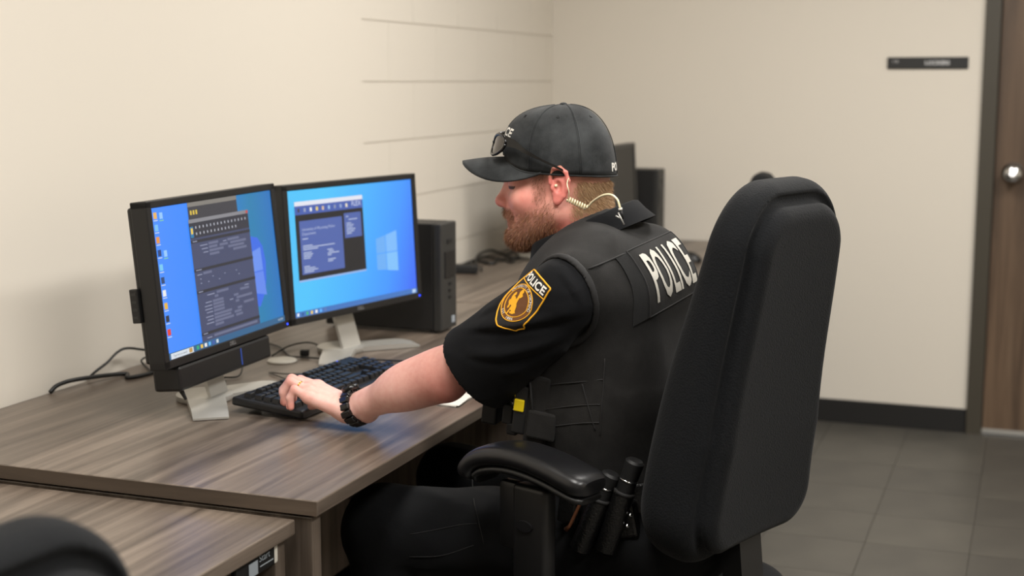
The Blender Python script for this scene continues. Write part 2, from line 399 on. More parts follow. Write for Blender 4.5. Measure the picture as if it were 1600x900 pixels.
slab('modesty_panel', -0.208, 1.866, Y1-0.30, Y1-0.28, 0.12, z1-0.029, 'laminate_upright', fd, lc)
lc = ((3.885+5.76)/2, Y0, 0)
bd = thing('desk', 'far laminate desk against the back wall behind the person', 'desk', lc)
slab('desktop', 3.890, 5.760, Y0, Y1, DZ-0.0255, DZ, 'laminate', bd, lc)
slab('end_panel', 3.896, 3.926, Y0+0.012, Y1-0.02, 0.006, DZ-0.029, 'laminate_upright', bd, lc)
slab('end_panel', 5.72, 5.75, Y0+0.012, Y1-0.02, 0.006, DZ-0.029, 'laminate_upright', bd, lc)
slab('modesty_panel', 3.928, 5.718, Y1-0.30, Y1-0.28, 0.12, DZ-0.029, 'laminate_upright', bd, lc)
# small device under the nearer desk
lc = (1.838, 1.105, z1-0.0255)
dv = thing('clip_on_device', 'small black device with white tip and grey sticker under the lower desk', 'device', lc)
MB().box((-0.03, 0, -0.0195), (0.115, 0.012, 0.037), bev=0.004).build('case', 'matte_black', dv)
MB().box((0.031, 0, -0.0195), (0.012, 0.0125, 0.036), bev=0.004).build('tip', 'white_plastic', dv)
MB().box((-0.040, -0.0062, -0.0235), (0.026, 0.001, 0.022)).build('sticker', 'label_grey', dv)
t = MB(); flat_text(t, 'Start', 0.017, (-0.006, -0.0064, -0.0135), (1, 0, 0), (0, 0, 1)); t.build('lettering', 'label_grey', dv)
MB().box((0.0, -0.0062, -0.026), (0.04, 0.0008, 0.002)).build('stripe', 'label_grey', dv)

# ------------------------------------------------------------------ monitors
def grad_screen(name, stops, st, tilt=0.0):
    """desktop picture: colour runs across the panel"""
    m, nt, b = new_mat(name); N = nt.nodes; L = nt.links
    tc = N.new('ShaderNodeTexCoord'); mp = N.new('ShaderNodeMapping'); mp.inputs['Rotation'].default_value = (0, tilt, 0)
    mp.inputs['Scale'].default_value = (1/0.474, 1, 1/0.474); mp.inputs['Location'].default_value = (0.5, 0, 0)
    L.new(tc.outputs['Object'], mp.inputs['Vector']); sx = N.new('ShaderNodeSeparateXYZ'); L.new(mp.outputs[0], sx.inputs[0])
    r = N.new('ShaderNodeValToRGB'); e = r.color_ramp.elements
    e[0].position = stops[0][0]; e[0].color = (*lin(stops[0][1]), 1); e[1].position = stops[-1][0]; e[1].color = (*lin(stops[-1][1]), 1)
    for p, c in stops[1:-1]: x = e.new(p); x.color = (*lin(c), 1)
    L.new(sx.outputs[0], r.inputs[0]); L.new(r.outputs[0], b.inputs['Emission Color']); b.inputs['Emission Strength'].default_value = st
    b.inputs['Base Color'].default_value = (0.01, 0.01, 0.01, 1); b.inputs['Roughness'].default_value = 0.4
SW, SH = 0.474, 0.2935
MW, MH = 0.51, 0.325
def monitor(name, label, center, yaw, tilt, screen_mat, group=None, soundbar=False, ports=False, bend=1.0):
    root = thing(name, label, 'monitor', (center[0], center[1], DZ), yaw, group)
    zc = center[2]-DZ; R = Rx(-tilt); c0 = np.array([0, 0, zc])
    def T(p): return (np.asarray(p, float) @ R.T)+c0
    b = MB(); bt, bb, bl = 0.0145, MH-SH-0.0145, (MW-SW)/2
    b.box(T((0, 0.018, MH/2-bt/2)), (MW, 0.036, bt), R, 0.002).box(T((0, 0.018, -MH/2+bb/2)), (MW, 0.036, bb), R, 0.002)
    b.box(T((-MW/2+bl/2, 0.018, 0)), (bl, 0.036, MH-0.001), R, 0.002).box(T((MW/2-bl/2, 0.018, 0)), (bl, 0.036, MH-0.001), R, 0.002)
    bz = b.build('bezel', 'bezel_black', root)
    t = MB(); V, Fc = text_mesh('DELL', 0.011, offset=0.0004, spacing=1.05); t.add(T(np.c_[V[:, 0], np.full(len(V), -0.0006), V[:, 1]-MH/2+bb/2]), Fc); t.build('brand_lettering', 'logo_grey', bz)
    t = MB().box(T((MW/2-0.012, -0.0006, -MH/2+bb/2)), (0.004, 0.001, 0.004), R); t.build('power_light', 'led_blue', bz)
    MB().box(T((0, 0.043, 0)), (MW-0.02, 0.018, MH-0.02), R, 0.006).box(T((0, 0.058, -0.01)), (0.30, 0.03, 0.2), R, 0.012).build('back_shell', 'black_plastic', root)
    oz = (MH/2-bt-SH/2)
    scr = MB().box(T((0, 0.006, oz)), (SW+0.004, 0.006, SH+0.004), R).build('screen', screen_mat, root)
    # silver stand: sloping neck on a foot of two prongs
    zb = zc-MH/2
    n = MB()
    prof = [(0.018, 0.010), (0.026, 0.010), (0.090, zb+0.09), (0.080, zb+0.09)]
    n.prism(prof, -0.034, 0.034, (0, 1, 0), (0, 0, 1), (1, 0, 0)); n.build('stand_neck', 'silver', root)
    MB().box((0, 0.074, zb+0.1), (0.09, 0.025, 0.09), bev=0.004).build('stand_bracket', 'black_plastic', root)
    ft = MB(); cy = 0.055
    for sgn in (-1, 1):
        an = -PI/2+sgn*math.radians(56)
        d = np.array([math.cos(an), math.sin(an), 0]); p = np.array([-d[1], d[0], 0])
        prev = None; V = []; K = 10
        for i in range(K+1):
            s_ = -0.02+i/K*0.215; wd = 0.041-0.006*i/K; dz = 0.0 if i < K-1 else (-0.0025 if i == K-1 else -0.008)
            for q in (-1, 1): V.append(np.array([0, cy, 0.0135+dz])+d*s_+p*wd*q); V.append(np.array([0, cy, 0.0015])+d*s_+p*wd*q)
        Fc = []
        for i in range(K):
            a = 4*i; Fc += [[a, a+2, a+6, a+4], [a+1, a+5, a+7, a+3], [a, a+4, a+5, a+1], [a+2, a+3, a+7, a+6]]
        Fc += [[0, 1, 3, 2], [4*K, 4*K+2, 4*K+3, 4*K+1]]; ft.add(V, Fc)
    ft.lathe([(0.0, 0.001), (0.058, 0.001), (0.06, 0.004), (0.06, 0.0125), (0.056, 0.0145), (0.0, 0.0145)], (0, cy, 0), n=40)
    ft.build('stand_foot', 'silver', root, ang=35)
    if soundbar:
        sb = MB().box(T((-0.025, 0.032, -MH/2-0.026)), (0.37, 0.062, 0.05), R, 0.006).build('soundbar', 'black_plastic', root)
        MB().box(T((0.03, 0.0005, -MH/2-0.026)), (0.003, 0.001, 0.035), R).build('glint_strip', emit_mat((50, 90, 190), 0.6), sb)  # blue glint on the soundbar front, put in as a faintly glowing strip
        MB().tube([T((-0.17, 0.03, -MH/2-0.05)), T((-0.168, 0.02, -MH/2-0.075))], [0.006, 0.003]).build('bracket', 'black_plastic', sb)
    if ports:
        pp = MB().box(T((-MW/2-0.001, 0.047, -0.035)), (0.014, 0.018, 0.066), R, 0.002).build('side_port_panel', 'black_plastic', root)
        for k in range(4): MB().box(T((-MW/2-0.0082, 0.047, -0.012-0.015*k)), (0.001, 0.010, 0.005), R).build('port', 'tower_grey', pp)
    def Q(u0, v0, u1, v1, col, layer=1, st=1.0, nm='window_panel', skew=0.0, mb=None):
        """rectangle on the screen; u to the right, v down, both 0..1"""
        x0, x1 = -SW/2+u0*SW, -SW/2+u1*SW; z0, z1 = oz+SH/2-v0*SH, oz+SH/2-v1*SH; y = 0.003-0.0003*layer-0.0003
        V = T([(x0, y, z0), (x0, y, z1), (x1, y, z1+skew), (x1, y, z0-skew)])
        if mb is not None: mb.add(V, [[0, 1, 2, 3]]); return
        return MB().add(V, [[0, 1, 2, 3]]).build(nm, emit_mat(col, st), scr)
    def TX(s, u, v, size, col, layer=4, st=1.0, align='LEFT', nm='screen_lettering', mb=None):
        V, Fc = text_mesh(s, size, align=align, res=2); y = 0.003-0.0003*layer-0.0003
        P = T(np.c_[-SW/2+u*SW+V[:, 0], np.full(len(V), y), oz+SH/2-v*SH+V[:, 1]])
        if mb is not None: mb.add(P, Fc); return
        return MB().add(P, Fc).build(nm, emit_mat(col, st), scr)
    def PG(pts, col, layer=1, st=1.0, nm='window_logo'):
        y = 0.003-0.0003*layer-0.0003
        return MB().add(T([(-SW/2+u*SW, y, oz+SH/2-v*SH) for u, v in pts]), [list(range(len(pts)))[::-1]]).build(nm, emit_mat(col, st), scr)
    return root, Q, TX, PG, scr
SB = 1.05
grad_screen('desktop_left', [(0.0, (66,138,250)), (0.28, (54,134,246)), (0.66, (30,122,190)), (0.8, (26,122,170)), (1.0, (28,110,185))], SB)
grad_screen('desktop_right', [(0.0, (74,190,244)), (0.35, (66,170,246)), (0.62, (60,146,248)), (0.85, (58,104,240)), (1.0, (52,92,232))], SB, math.radians(-20))
lm = monitor('monitor', 'left lit monitor with a soundbar below and a dark form on blue', (2.482, 1.566, 1.015), math.radians(2.1), math.radians(5.6), 'desktop_left', 'lit monitors on the desk', True, True)
_, Q, TX, PG, scr = lm
PG([(0.70,0.36),(0.76,0.31),(0.83,0.33),(0.87,0.40),(0.885,0.52),(0.87,0.66),(0.85,0.74),(0.79,0.84),(0.70,0.80)], (60,118,250), 1, 0.8, 'logo_glow')
PG([(0.72,0.44),(0.845,0.405),(0.85,0.575),(0.72,0.575)], (112,156,255), 2, 0.85)
PG([(0.72,0.583),(0.85,0.583),(0.86,0.765),(0.72,0.72)], (104,146,252), 2, 0.85)
Q(0.27, 0.0, 0.68, 0.13, (58,58,66), 2); Q(0.27, 0.0, 0.68, 0.03, (128,124,118), 3)
mbx = MB()
for k in range(3): Q(0.285+0.022*k, 0.055, 0.298+0.022*k, 0.085, (220,190,70), 3, nm='toolbar_icon')
Q(0.262, 0.115, 0.765, 0.957, (66,73,104), 4, nm='form_window'); Q(0.262, 0.115, 0.765, 0.14, (134,134,140), 5, nm='title_bar')
Q(0.262, 0.14, 0.765, 0.245, (46,48,60), 5, nm='toolbar'); Q(0.266, 0.165, 0.292, 0.24, (40,120,170), 6, nm='toolbar_icon'); Q(0.272, 0.175, 0.287, 0.215, (240,200,60), 7, nm='toolbar_icon')
Q(0.745, 0.118, 0.763, 0.138, (196,70,60), 7, nm='close_button')
mbx = MB(); r_ = random.Random(3)
for k in range(15): Q(0.31+0.03*k, 0.165, 0.318+0.03*k, 0.182, 0, 6, mb=mbx)
for k in range(12): Q(0.31+0.03*k, 0.208, 0.318+0.03*k, 0.225, 0, 6, mb=mbx)
mbx.build('toolbar_icons', emit_mat((188,190,202), 0.9), scr)['kind'] = 'stuff'
mbx = MB()
for v in (0.258, 0.455, 0.605, 0.895): Q(0.262, v, 0.765, v+0.02, (42,44,54), 6, nm='section_bar')
mbx = MB()
for v, us in ((0.29, [(0.40,.48),(.56,.66)]), (0.315, [(.40,.47),(.49,.56),(.58,.72)]), (0.34, [(.40,.52),(.56,.70)]), (0.365, [(.40,.48),(.6,.72)]), (0.485, [(.33,.4)]), (0.635, [(.42,.52)]), (0.66, [(.40,.43),(.62,.7)]),
              (0.69, [(.38,.47),(.56,.6)]), (0.712, [(.38,.47),(.58,.72)]), (0.735, [(.38,.47),(.57,.60)]), (0.758, [(.38,.47),(.64,.73)]), (0.785, [(.38,.53),(.58,.62)]), (0.808, [(.38,.52),(.55,.61)]), (0.832, [(.38,.54),(.56,.62)]), (0.856, [(.38,.45)]),
              (0.925, [(.36,.74)])):
    for a, b in us: Q(a, v, b, v+0.017, (104,110,138), 6, nm='form_field')
mbx = MB()
for v, us in ((0.26, [(.275,.31)]), (0.457, [(.275,.32)]), (0.607, [(.275,.31)]), (0.897, [(.275,.31)]), (0.295, [(.33,.39),(.52,.55)]), (0.32, [(.34,.39)]), (0.345, [(.35,.39)]), (0.49, [(.28,.32)]), (0.64, [(.34,.4),(.66,.7)]), (0.69, [(.32,.37)]), (0.715, [(.31,.37),(.52,.55)]), (0.738, [(.31,.37)]), (0.76, [(.32,.37)]), (0.79, [(.31,.37)]), (0.812, [(.32,.37)]), (0.835, [(.31,.37)]), (0.93, [(.3,.34)]), (0.52, [(.3,.31),(.4,.41),(.5,.51),(.6,.61)]), (0.55, [(.3,.31),(.36,.37),(.45,.46),(.62,.63)])):
    for a, b in us: Q(a, v+0.004, b, v+0.011, 0, 7, mb=mbx)
mbx.build('screen_lettering', emit_mat((146,152,178), 0.9), scr)['kind'] = 'stuff'
Q(0, 0.957, 1, 1, (44,96,138), 5, nm='taskbar'); Q(0.012, 0.962, 0.185, 1, (214,222,230), 6, nm='search_box'); Q(0.15, 0.965, 0.175, 0.995, (190,150,80), 7, nm='search_picture')
TX('Type here to search', 0.03, 0.981, 0.006, (90,96,104), 7)
for k, c in enumerate(((40,170,120), (236,196,80), (240,240,240), (90,180,250), (60,90,170), (200,210,220))): Q(0.21+0.032*k, 0.967, 0.228+0.032*k, 0.992, c, 6, nm='taskbar_icon')
TX('10:42 AM', 0.93, 0.978, 0.006, (220,228,236), 6)
for v, c in ((0.03,(236,180,90)), (0.11,(120,190,240)), (0.19,(230,150,70)), (0.275,(30,60,120)), (0.37,(120,200,240)), (0.455,(40,66,110)), (0.54,(236,236,236)), (0.625,(232,180,60)), (0.71,(40,44,60)), (0.8,(226,60,40))):
    Q(0.012, v, 0.036, v+0.042, c, 2, nm='desktop_icon'); Q(0.010, v+0.05, 0.04, v+0.056, (226,236,250), 2, 0.8, nm='icon_caption')
for v in (0.035, 0.285): Q(0.055, v, 0.078, v+0.042, (150,200,250), 2, nm='desktop_icon'); Q(0.052, v+0.05, 0.082, v+0.056, (150,230,160), 2, 0.8, nm='icon_caption')

rm = monitor('monitor', 'right lit monitor with a small black window on bright blue', (3.048, 1.546, 1.004), math.radians(-12.0), math.radians(3.4), 'desktop_right', 'lit monitors on the desk')
_, Q, TX, PG, scr = rm
PG([(0.665,0.475),(0.745,0.455),(0.745,0.60),(0.665,0.60)], (112,182,255), 1, 0.9); PG([(0.75,0.453),(0.845,0.425),(0.845,0.60),(0.75,0.60)], (126,190,255), 1, 0.95)
PG([(0.665,0.607),(0.745,0.607),(0.745,0.75),(0.665,0.74)], (112,182,255), 1, 0.9); PG([(0.75,0.607),(0.845,0.607),(0.845,0.775),(0.75,0.755)], (130,196,255), 1, 0.95)
Q(0.045, 0.09, 0.572, 0.725, (20,20,26), 2, nm='program_window'); Q(0.045, 0.09, 0.572, 0.125, (226,228,240), 3, nm='title_bar'); Q(0.045, 0.125, 0.572, 0.195, (66,92,172), 3, nm='toolbar'); Q(0.045, 0.712, 0.572, 0.727, (150,180,232), 3, nm='status_bar')
for k, c in enumerate(((60,60,80), (150,160,190), (244,244,240), (240,214,110), (220,190,160), (160,190,230), (140,150,180), (150,170,210), (236,226,200))): Q(0.065+0.046*k, 0.145, 0.08+0.046*k, 0.175, c, 4, nm='toolbar_icon')
TX('FLEX', 0.480, 0.155, 0.017, (216,224,246), 4)
Q(0.072, 0.245, 0.398, 0.672, (76,98,168), 3, nm='text_panel'); Q(0.415, 0.225, 0.552, 0.43, (76,98,168), 3, nm='text_panel')
mbx = MB(); TX('University of Wyoming Police', 0.088, 0.315, 0.0098, 0, mb=mbx); TX('Department', 0.088, 0.35, 0.0098, 0, mb=mbx)
for v, us in ((0.385, [(.088,.13)]), (0.44, [(.088,.16)]), (0.455, [(.088,.33)]), (0.47, [(.088,.20)]), (0.495, [(.088,.15),(.27,.31)]), (0.51, [(.088,.16),(.28,.32)]), (0.525, [(.088,.15),(.27,.36)]), (0.54, [(.088,.14),(.27,.3)]), (0.575, [(.27,.33)]), (0.59, [(.27,.31)]), (0.605, [(.088,.13)]), (0.62, [(.088,.17)]), (0.635, [(.088,.19)]), (0.65, [(.088,.16)]),
              (0.25, [(.43,.45)]), (0.275, [(.45,.52)]), (0.305, [(.43,.47)]), (0.322, [(.43,.49)]), (0.339, [(.43,.48)]), (0.356, [(.43,.5)]), (0.373, [(.43,.49)]), (0.39, [(.43,.47)])):
    for a, b in us: Q(a, v, b, v+0.008, 0, 4, mb=mbx)
mbx.build('screen_lettering', emit_mat((190,202,232), 0.9), scr)['kind'] = 'stuff'
Q(0, 0.957, 1, 1, (62,116,190), 3, nm='taskbar')
for k, c in enumerate(((226,236,250), (40,90,150), (70,180,120), (236,200,90), (240,240,240), (100,180,250), (90,120,180))): Q(0.012+0.034*k, 0.967, 0.028+0.034*k, 0.992, c, 4, nm='taskbar_icon')
Q(0.955, 0.965, 0.985, 0.995, (190,214,244), 4, nm='taskbar_icon')
# monitors on the far desk, switched off
monitor('monitor', 'switched off black monitor beside the computer on the far desk', (5.085, 1.475, 1.0), 0.0, math.radians(3), 'screen_off', 'dark monitors on the far desk')
monitor('monitor', 'switched off monitor on a silver stand, mostly behind the capped head', (4.96, 1.715, 0.985), 0.0, math.radians(3), 'screen_off', 'dark monitors on the far desk')

# ------------------------------------------------------------------ computers
def tower(label, x0, x1, y0, y1, h):
    lc = ((x0+x1)/2, (y0+y1)/2, DZ); t = thing('desktop_computer', label, 'computer', lc); a, b = (x1-x0)/2, (y1-y0)/2
    MB().box((0, 0.012, h/2+0.004), (2*a, 2*b-0.024, h-0.008), bev=0.003).build('case', 'tower_black', t)
    fp = MB().box((0, -b+0.012, h/2+0.003), (2*a-0.002, 0.024, h-0.006), bev=0.004).build('front_panel', 'tower_grey', t)
    MB().box((0.004, -b-0.0005, h*0.62), (2*a*0.62, 0.004, h*0.24), bev=0.001).build('drive_bay', 'black_plastic', fp)
    for k in range(3): MB().box((0.004, -b-0.001, h*0.44-0.018*k), (0.014, 0.003, 0.007)).build('port', 'matte_black', fp)
    MB().box((0.002, -b-0.001, h*0.83), (0.03, 0.003, 0.012), bev=0.001).build('power_button', 'matte_black', fp)
    MB().box((a*0.45, -b-0.001, 0.03), (0.018, 0.002, 0.018)).build('sticker', 'label_grey', fp)
    for sx in (-1, 1):
        for sy in (-1, 1): MB().box((sx*(a-0.012), sy*(b-0.03), 0.002), (0.012, 0.02, 0.004)).build('foot', 'matte_black', t)
    return t
tower('upright black computer right behind the right lit monitor', 3.355, 3.462, 1.456, 1.80, 0.293)
tower('upright black computer beside the dark monitor on the far desk', 5.575, 5.68, 1.448, 1.78, 0.305)

# ------------------------------------------------------------------ keyboard
kl = thing('keyboard', 'black computer keyboard under the left hand, keys in rows', 'keyboard', (2.612, 1.402, DZ), math.radians(-3.5))
KT = math.radians(5.0); KR = Rx(KT)
def KP(x, y, z): return (np.array([x, y, z]) @ KR.T)+np.array([0, 0, 0.012])
MB().box(KP(0, 0, 0.007), (0.462, 0.168, 0.018), KR, 0.005).build('case', 'black_plastic', kl)
for sx in (-1, 1): MB().box(KP(sx*0.17, 0.068, -0.0075), (0.03, 0.012, 0.012), KR).build('foot', 'matte_black', kl)
def keymesh(wd, dp):
    a, b = wd/2-0.0009, dp/2-0.0009; h = 0.0105; V = []
    for sx, sy in ((-1,-1),(1,-1),(1,1),(-1,1)): V.append((sx*a, sy*b, 0))
    for sx, sy in ((-1,-1),(1,-1),(1,1),(-1,1)): V.append((sx*(a-0.0018), sy*(b-0.002)+0.0006, h*0.9))
    for sx, sy in ((-1,-1),(1,-1),(1,1),(-1,1)): V.append((sx*(a-0.0028), sy*(b-0.003)+0.0006, h))
    Fc = [[0,3,2,1]]
    for l in (0, 4): Fc += [[l+i, l+(i+1) % 4, l+4+(i+1) % 4, l+4+i] for i in range(4)]
    return V, Fc+[[8,9,10,11]]
rows = [(5, [1,-1,1,1,1,1,-.5,1,1,1,1,-.5,1,1,1,1,-.25,1,1,1]), (3.75, [1]*13+[2,-.25,1,1,1,-.25,1,1,1,1]), (2.75, [1.5]+[1]*12+[1.5,-.25,1,1,1,-.25,1,1,1,1]), (1.75, [1.75]+[1]*11+[2.25,-3.5,1,1,1]),
        (0.75, [2.25]+[1]*10+[2.75,-1.25,1,-1.25,1,1,1,1]), (-0.25, [1.25]*3+[6.25]+[1.25]*4+[-.25,1,1,1,-.25,2,1])]
U_ = 0.0195; kmesh = {}
for ry, ks in rows:
    x = -11.25
    for k in ks:
        if k < 0: x += -k; continue
        y_ = (ry-2.375)*U_*1.05
        if k not in kmesh:
            V, Fc = keymesh(k*U_, U_); o = obj('key', V, Fc, 'key_black', kl); kmesh[k] = o.data
        else:
            o = bpy.data.objects.new('key', kmesh[k]); COL.objects.link(o); o.parent = kl
        o.location = KP((x+k/2)*U_, y_, 0.0155); o.rotation_euler = (KT, 0, 0); x += k
for k in range(3): MB().box(KP(0.165+k*0.018, 0.076, 0.0165), (0.003, 0.003, 0.001), KR).build('status_light', 'led_blue' if k == 0 else 'matte_black', kl)

# ------------------------------------------------------------------ mice, paper, cables
def mouse(label, loc, rz):
    root = thing('computer_mouse', label, 'mouse', loc, rz)
    s = SDF((-0.04, -0.07, -0.005), (0.04, 0.07, 0.05), 0.002)
    s.u(s.ell((0, -0.005, 0.0), (0.032, 0.058, 0.037))); s.inter(-s.plane((0, 0, 0.0015), (0, 0, 1)), 0.003)
    s.sub(s.rbox((0, 0.04, 0.035), (0.0008, 0.04, 0.02), 0.0005)); V, Q_ = s.mesh(); obj('shell', V, Q_, 'black_plastic', root, True)
    MB().lathe([(0, -0.004), (0.008, -0.004), (0.009, 0), (0.008, 0.004), (0, 0.004)], (0, 0.026, 0.028), (1, 0, 0), 16).build('scroll_wheel', 'tower_grey', root, smooth=True)
    return root
mouse('black computer mouse under the right hand', (2.742, 1.212, DZ), 0.25)
mouse('black computer mouse alone on the far desk', (5.075, 1.205, DZ), -0.3)
pts = [onz(681, 633), onz(712, 636.5), onz(746.5, 616.5), onz(722, 609)]
pc = np.mean(pts, 0); pd = thing('notepaper', 'small stack of white paper at the desk edge by the elbow', 'paper', tuple(pc))
MB().prism([(p-pc)[:2] for p in pts], 0.0008, 0.0026).build('sheet', 'paper', pd)
MB().prism([Rz(0.09)[:2, :2] @ (p-pc)[:2]*1.0 for p in pts], 0.0028, 0.0036).build('sheet', 'paper', pd)
def cable(label, P, r, m='cable', nm='cable'):
    P = catmull(P, 10); o = MB().tube(P, r, 8).build(nm, m, smooth=True); tag(o, label, 'cable'); return o
zc = DZ+0.0045
cable('thick black cable running along the wall to the left monitor', [ony(78, 613, 1.962), ony(92, 601, 1.955), ony(125, 592, 1.94), (2.62, 1.925, zc), onz(200, 590, zc), onz(235, 583, zc), onz(285, 566, zc)], 0.0048)
cable('thin black cable arching up the wall behind the left monitor', [onz(137, 592, zc), ony(150, 580, 1.955), ony(168, 566, 1.955), ony(184, 550, 1.955), ony(200, 544, 1.95), ony(232, 547, 1.94), ony(280, 548, 1.90)], 0.003)
cable('looped thin cable hanging behind the left monitor edge', [onz(239, 582, zc), onz(225, 570, zc), ony(221, 563, 1.945), ony(230, 558, 1.94), ony(243, 562, 1.92)], 0.0022)
cable('thin black cable curving between the two silver stands', [onz(418, 536, zc), onz(438, 543, zc), onz(452, 556, zc), onz(470, 558, zc), onz(500, 560, zc), onz(530, 563, zc)], 0.0022)
cable('thin black cable arching over the white grommet', [onz(425, 556, zc), onz(452, 543, zc)+(0,0,.004), onz(485, 539, zc)+(0,0,.006), onz(512, 548, zc), onz(526, 560, zc), onz(534, 568, zc)], 0.0022)
cable('olive cable bent beside the fingers', [onz(470, 584, zc), onz(445, 584, zc), onz(421, 582, zc), onz(436, 588, zc), onz(455, 596, zc)], 0.0018, 'cable_grey')
cable('keyboard cable lying across the desk to the right', [onz(556, 562, zc), onz(585, 562, zc), onz(625, 564, zc), onz(660, 566, zc), onz(700, 560, zc)], 0.0022)
cable('dark cable coiled in front of the left stand', [onz(345, 604, zc), onz(352, 596, zc), onz(345, 590, zc), onz(372, 588, zc), onz(378, 578, zc)+(0,0,.01), onz(365, 572, zc)+(0,0,.02)], 0.002)
tag(MB().box(onz(476, 551, DZ+0.008), (0.016, 0.022, 0.014), Rz(0.4), 0.002).build('cable_plug', 'matte_black'), 'small black plug standing beside the white grommet', 'plug')
for k, (sx, sy) in enumerate(((0, 0), (14, -6), (22, -14), (30, -3))):
    cable(['lowest black cable of the tangle on the far desk', 'second black cable of the tangle on the far desk', 'topmost black cable of the tangle on the far desk', 'rightmost black cable of the tangle on the far desk'][k],
          [onz(722+sx, 424+sy*.4, zc), ony(724+sx, 414+sy, 1.93), ony(745+sx, 408+sy*1.2, 1.93), onz(770+sx, 412+sy, zc), ony(785+sx, 400+sy, 1.93), onz(800+sx, 404+sy, zc), onz(830+sx, 398+sy, zc)], 0.007 if k == 0 else 0.0045)
tag(MB().box(onz(727, 420, DZ+0.016), (0.05, 0.09, 0.03), Rz(0.3), 0.006).build('power_adapter', 'matte_black'), 'black power adapter block on the far desk by the wall', 'adapter')

# ------------------------------------------------------------------ office chairs
def weave_mat(name, col, sc=520.0, rough=0.85, bump=0.5, sheen=0.25, var=0.25, worn=0.0):
    m, nt, b = new_mat(name); N = nt.nodes; L = nt.links; tc = N.new('ShaderNodeTexCoord')
    vo = N.new('ShaderNodeTexVoronoi'); vo.inputs['Scale'].default_value = sc; L.new(tc.outputs['Object'], vo.inputs['Vector'])
    c = lin(col); mx = N.new('ShaderNodeMix'); mx.data_type = 'RGBA'; mx.inputs[6].default_value = (*[v*(1+var) for v in c], 1); mx.inputs[7].default_value = (*[v*(1-var*1.6) for v in c], 1)
    L.new(vo.outputs['Distance'], mx.inputs[0]); L.new(mx.outputs[2], b.inputs['Base Color'])
    if worn > 0:
        nz = N.new('ShaderNodeTexNoise'); nz.inputs['Scale'].default_value = 14; nz.inputs['Detail'].default_value = 6; nz.inputs['Roughness'].default_value = 0.6; L.new(tc.outputs['Object'], nz.inputs['Vector'])
        rp2 = N.new('ShaderNodeValToRGB'); rp2.color_ramp.elements[0].position = 0.42; rp2.color_ramp.elements[1].position = 0.75; L.new(nz.outputs['Fac'], rp2.inputs[0])
        m2 = N.new('ShaderNodeMix'); m2.data_type = 'RGBA'; L.new(mx.outputs[2], m2.inputs[6]); m2.inputs[7].default_value = (*[min(1, v*(1+worn)+0.01*worn) for v in c], 1); L.new(rp2.outputs[0], m2.inputs[0]); L.new(m2.outputs[2], b.inputs['Base Color'])
    bp = N.new('ShaderNodeBump'); bp.inputs['Strength'].default_value = bump; bp.inputs['Distance'].default_value = 0.001; bp.invert = True
    L.new(vo.outputs['Distance'], bp.inputs['Height']); L.new(bp.outputs[0], b.inputs['Normal'])
    b.inputs['Roughness'].default_value = rough; b.inputs['Sheen Weight'].default_value = sheen; b.inputs['Sheen Roughness'].default_value = 0.5; b.inputs['Specular IOR Level'].default_value = 0.2
    return m
weave_mat('chair_fabric', (11,13,16), 330, sheen=0.04)
mat('arm_plastic', (20,20,22), 0.34, bump=0.04, bscale=900)
mat('chair_plastic', (13,13,14), 0.45, bump=0.05, bscale=800)
LEAN = math.radians(10.5)
def back_mesh():
    s = SDF((-0.27, -0.13, -0.37), (0.27, 0.12, 0.37), 0.004); x, y, z = s.X, s.Y, s.Z
    hh = 0.330; t = (z+hh)/(2*hh)
    hw = 0.212-0.052*np.clip(t, 0, 1)
    rc = 0.11
    qx, qz = np.abs(x)-hw+rc, np.abs(z)-hh+rc
    d2 = np.sqrt(np.maximum(qx, 0)**2+np.maximum(qz, 0)**2)+np.minimum(np.maximum(qx, qz), 0)-rc
    yc = y-0.018*np.cos((t-0.3)*PI*1.4)+0.25*x*x       # lumbar curve and a slight wrap around the sides
    th = 0.062-0.028*np.clip((t-0.35)/0.65, 0, 1); r = th*0.84; yr = 0.06-2*th
    wx, wy = d2+r, np.abs(yc-0.06+th)-th+r
    s.d = (np.sqrt(np.maximum(wx, 0)**2+np.maximum(wy, 0)**2)+np.minimum(np.maximum(wx, wy), 0)-r).astype(np.float32)
    r2 = 0.03; wx, wy = d2+0.030+r2, np.abs(yc-yr-0.010)-0.034+r2
    s.u(np.sqrt(np.maximum(wx, 0)**2+np.maximum(wy, 0)**2)+np.minimum(np.maximum(wx, wy), 0)-r2)
    s.sub(np.sqrt((d2+0.026)**2+(yc-yr-0.0005)**2)-0.0095, 0.003)
    return s.mesh()
def seat_mesh():
    s = SDF((-0.29, -0.29, -0.07), (0.29, 0.30, 0.07), 0.006); x, y, z = s.X, s.Y, s.Z
    rc = 0.12; qx, qy = np.abs(x)-0.255+rc, np.abs(y)-0.25+rc
    d2 = np.sqrt(np.maximum(qx, 0)**2+np.maximum(qy, 0)**2)+np.minimum(np.maximum(qx, qy), 0)-rc
    zc = z+0.5*np.maximum(y-0.12, 0)**2; r = 0.038; wx, wz = d2+r, np.abs(zc)-0.045+r
    s.d = (np.sqrt(np.maximum(wx, 0)**2+np.maximum(wz, 0)**2)+np.minimum(np.maximum(wx, wz), 0)-r).astype(np.float32)
    s.sub(np.sqrt((d2-0.0)**2+(zc+0.008)**2)-0.005, 0.004)
    return s.mesh()
BACK = back_mesh(); SEAT = seat_mesh()
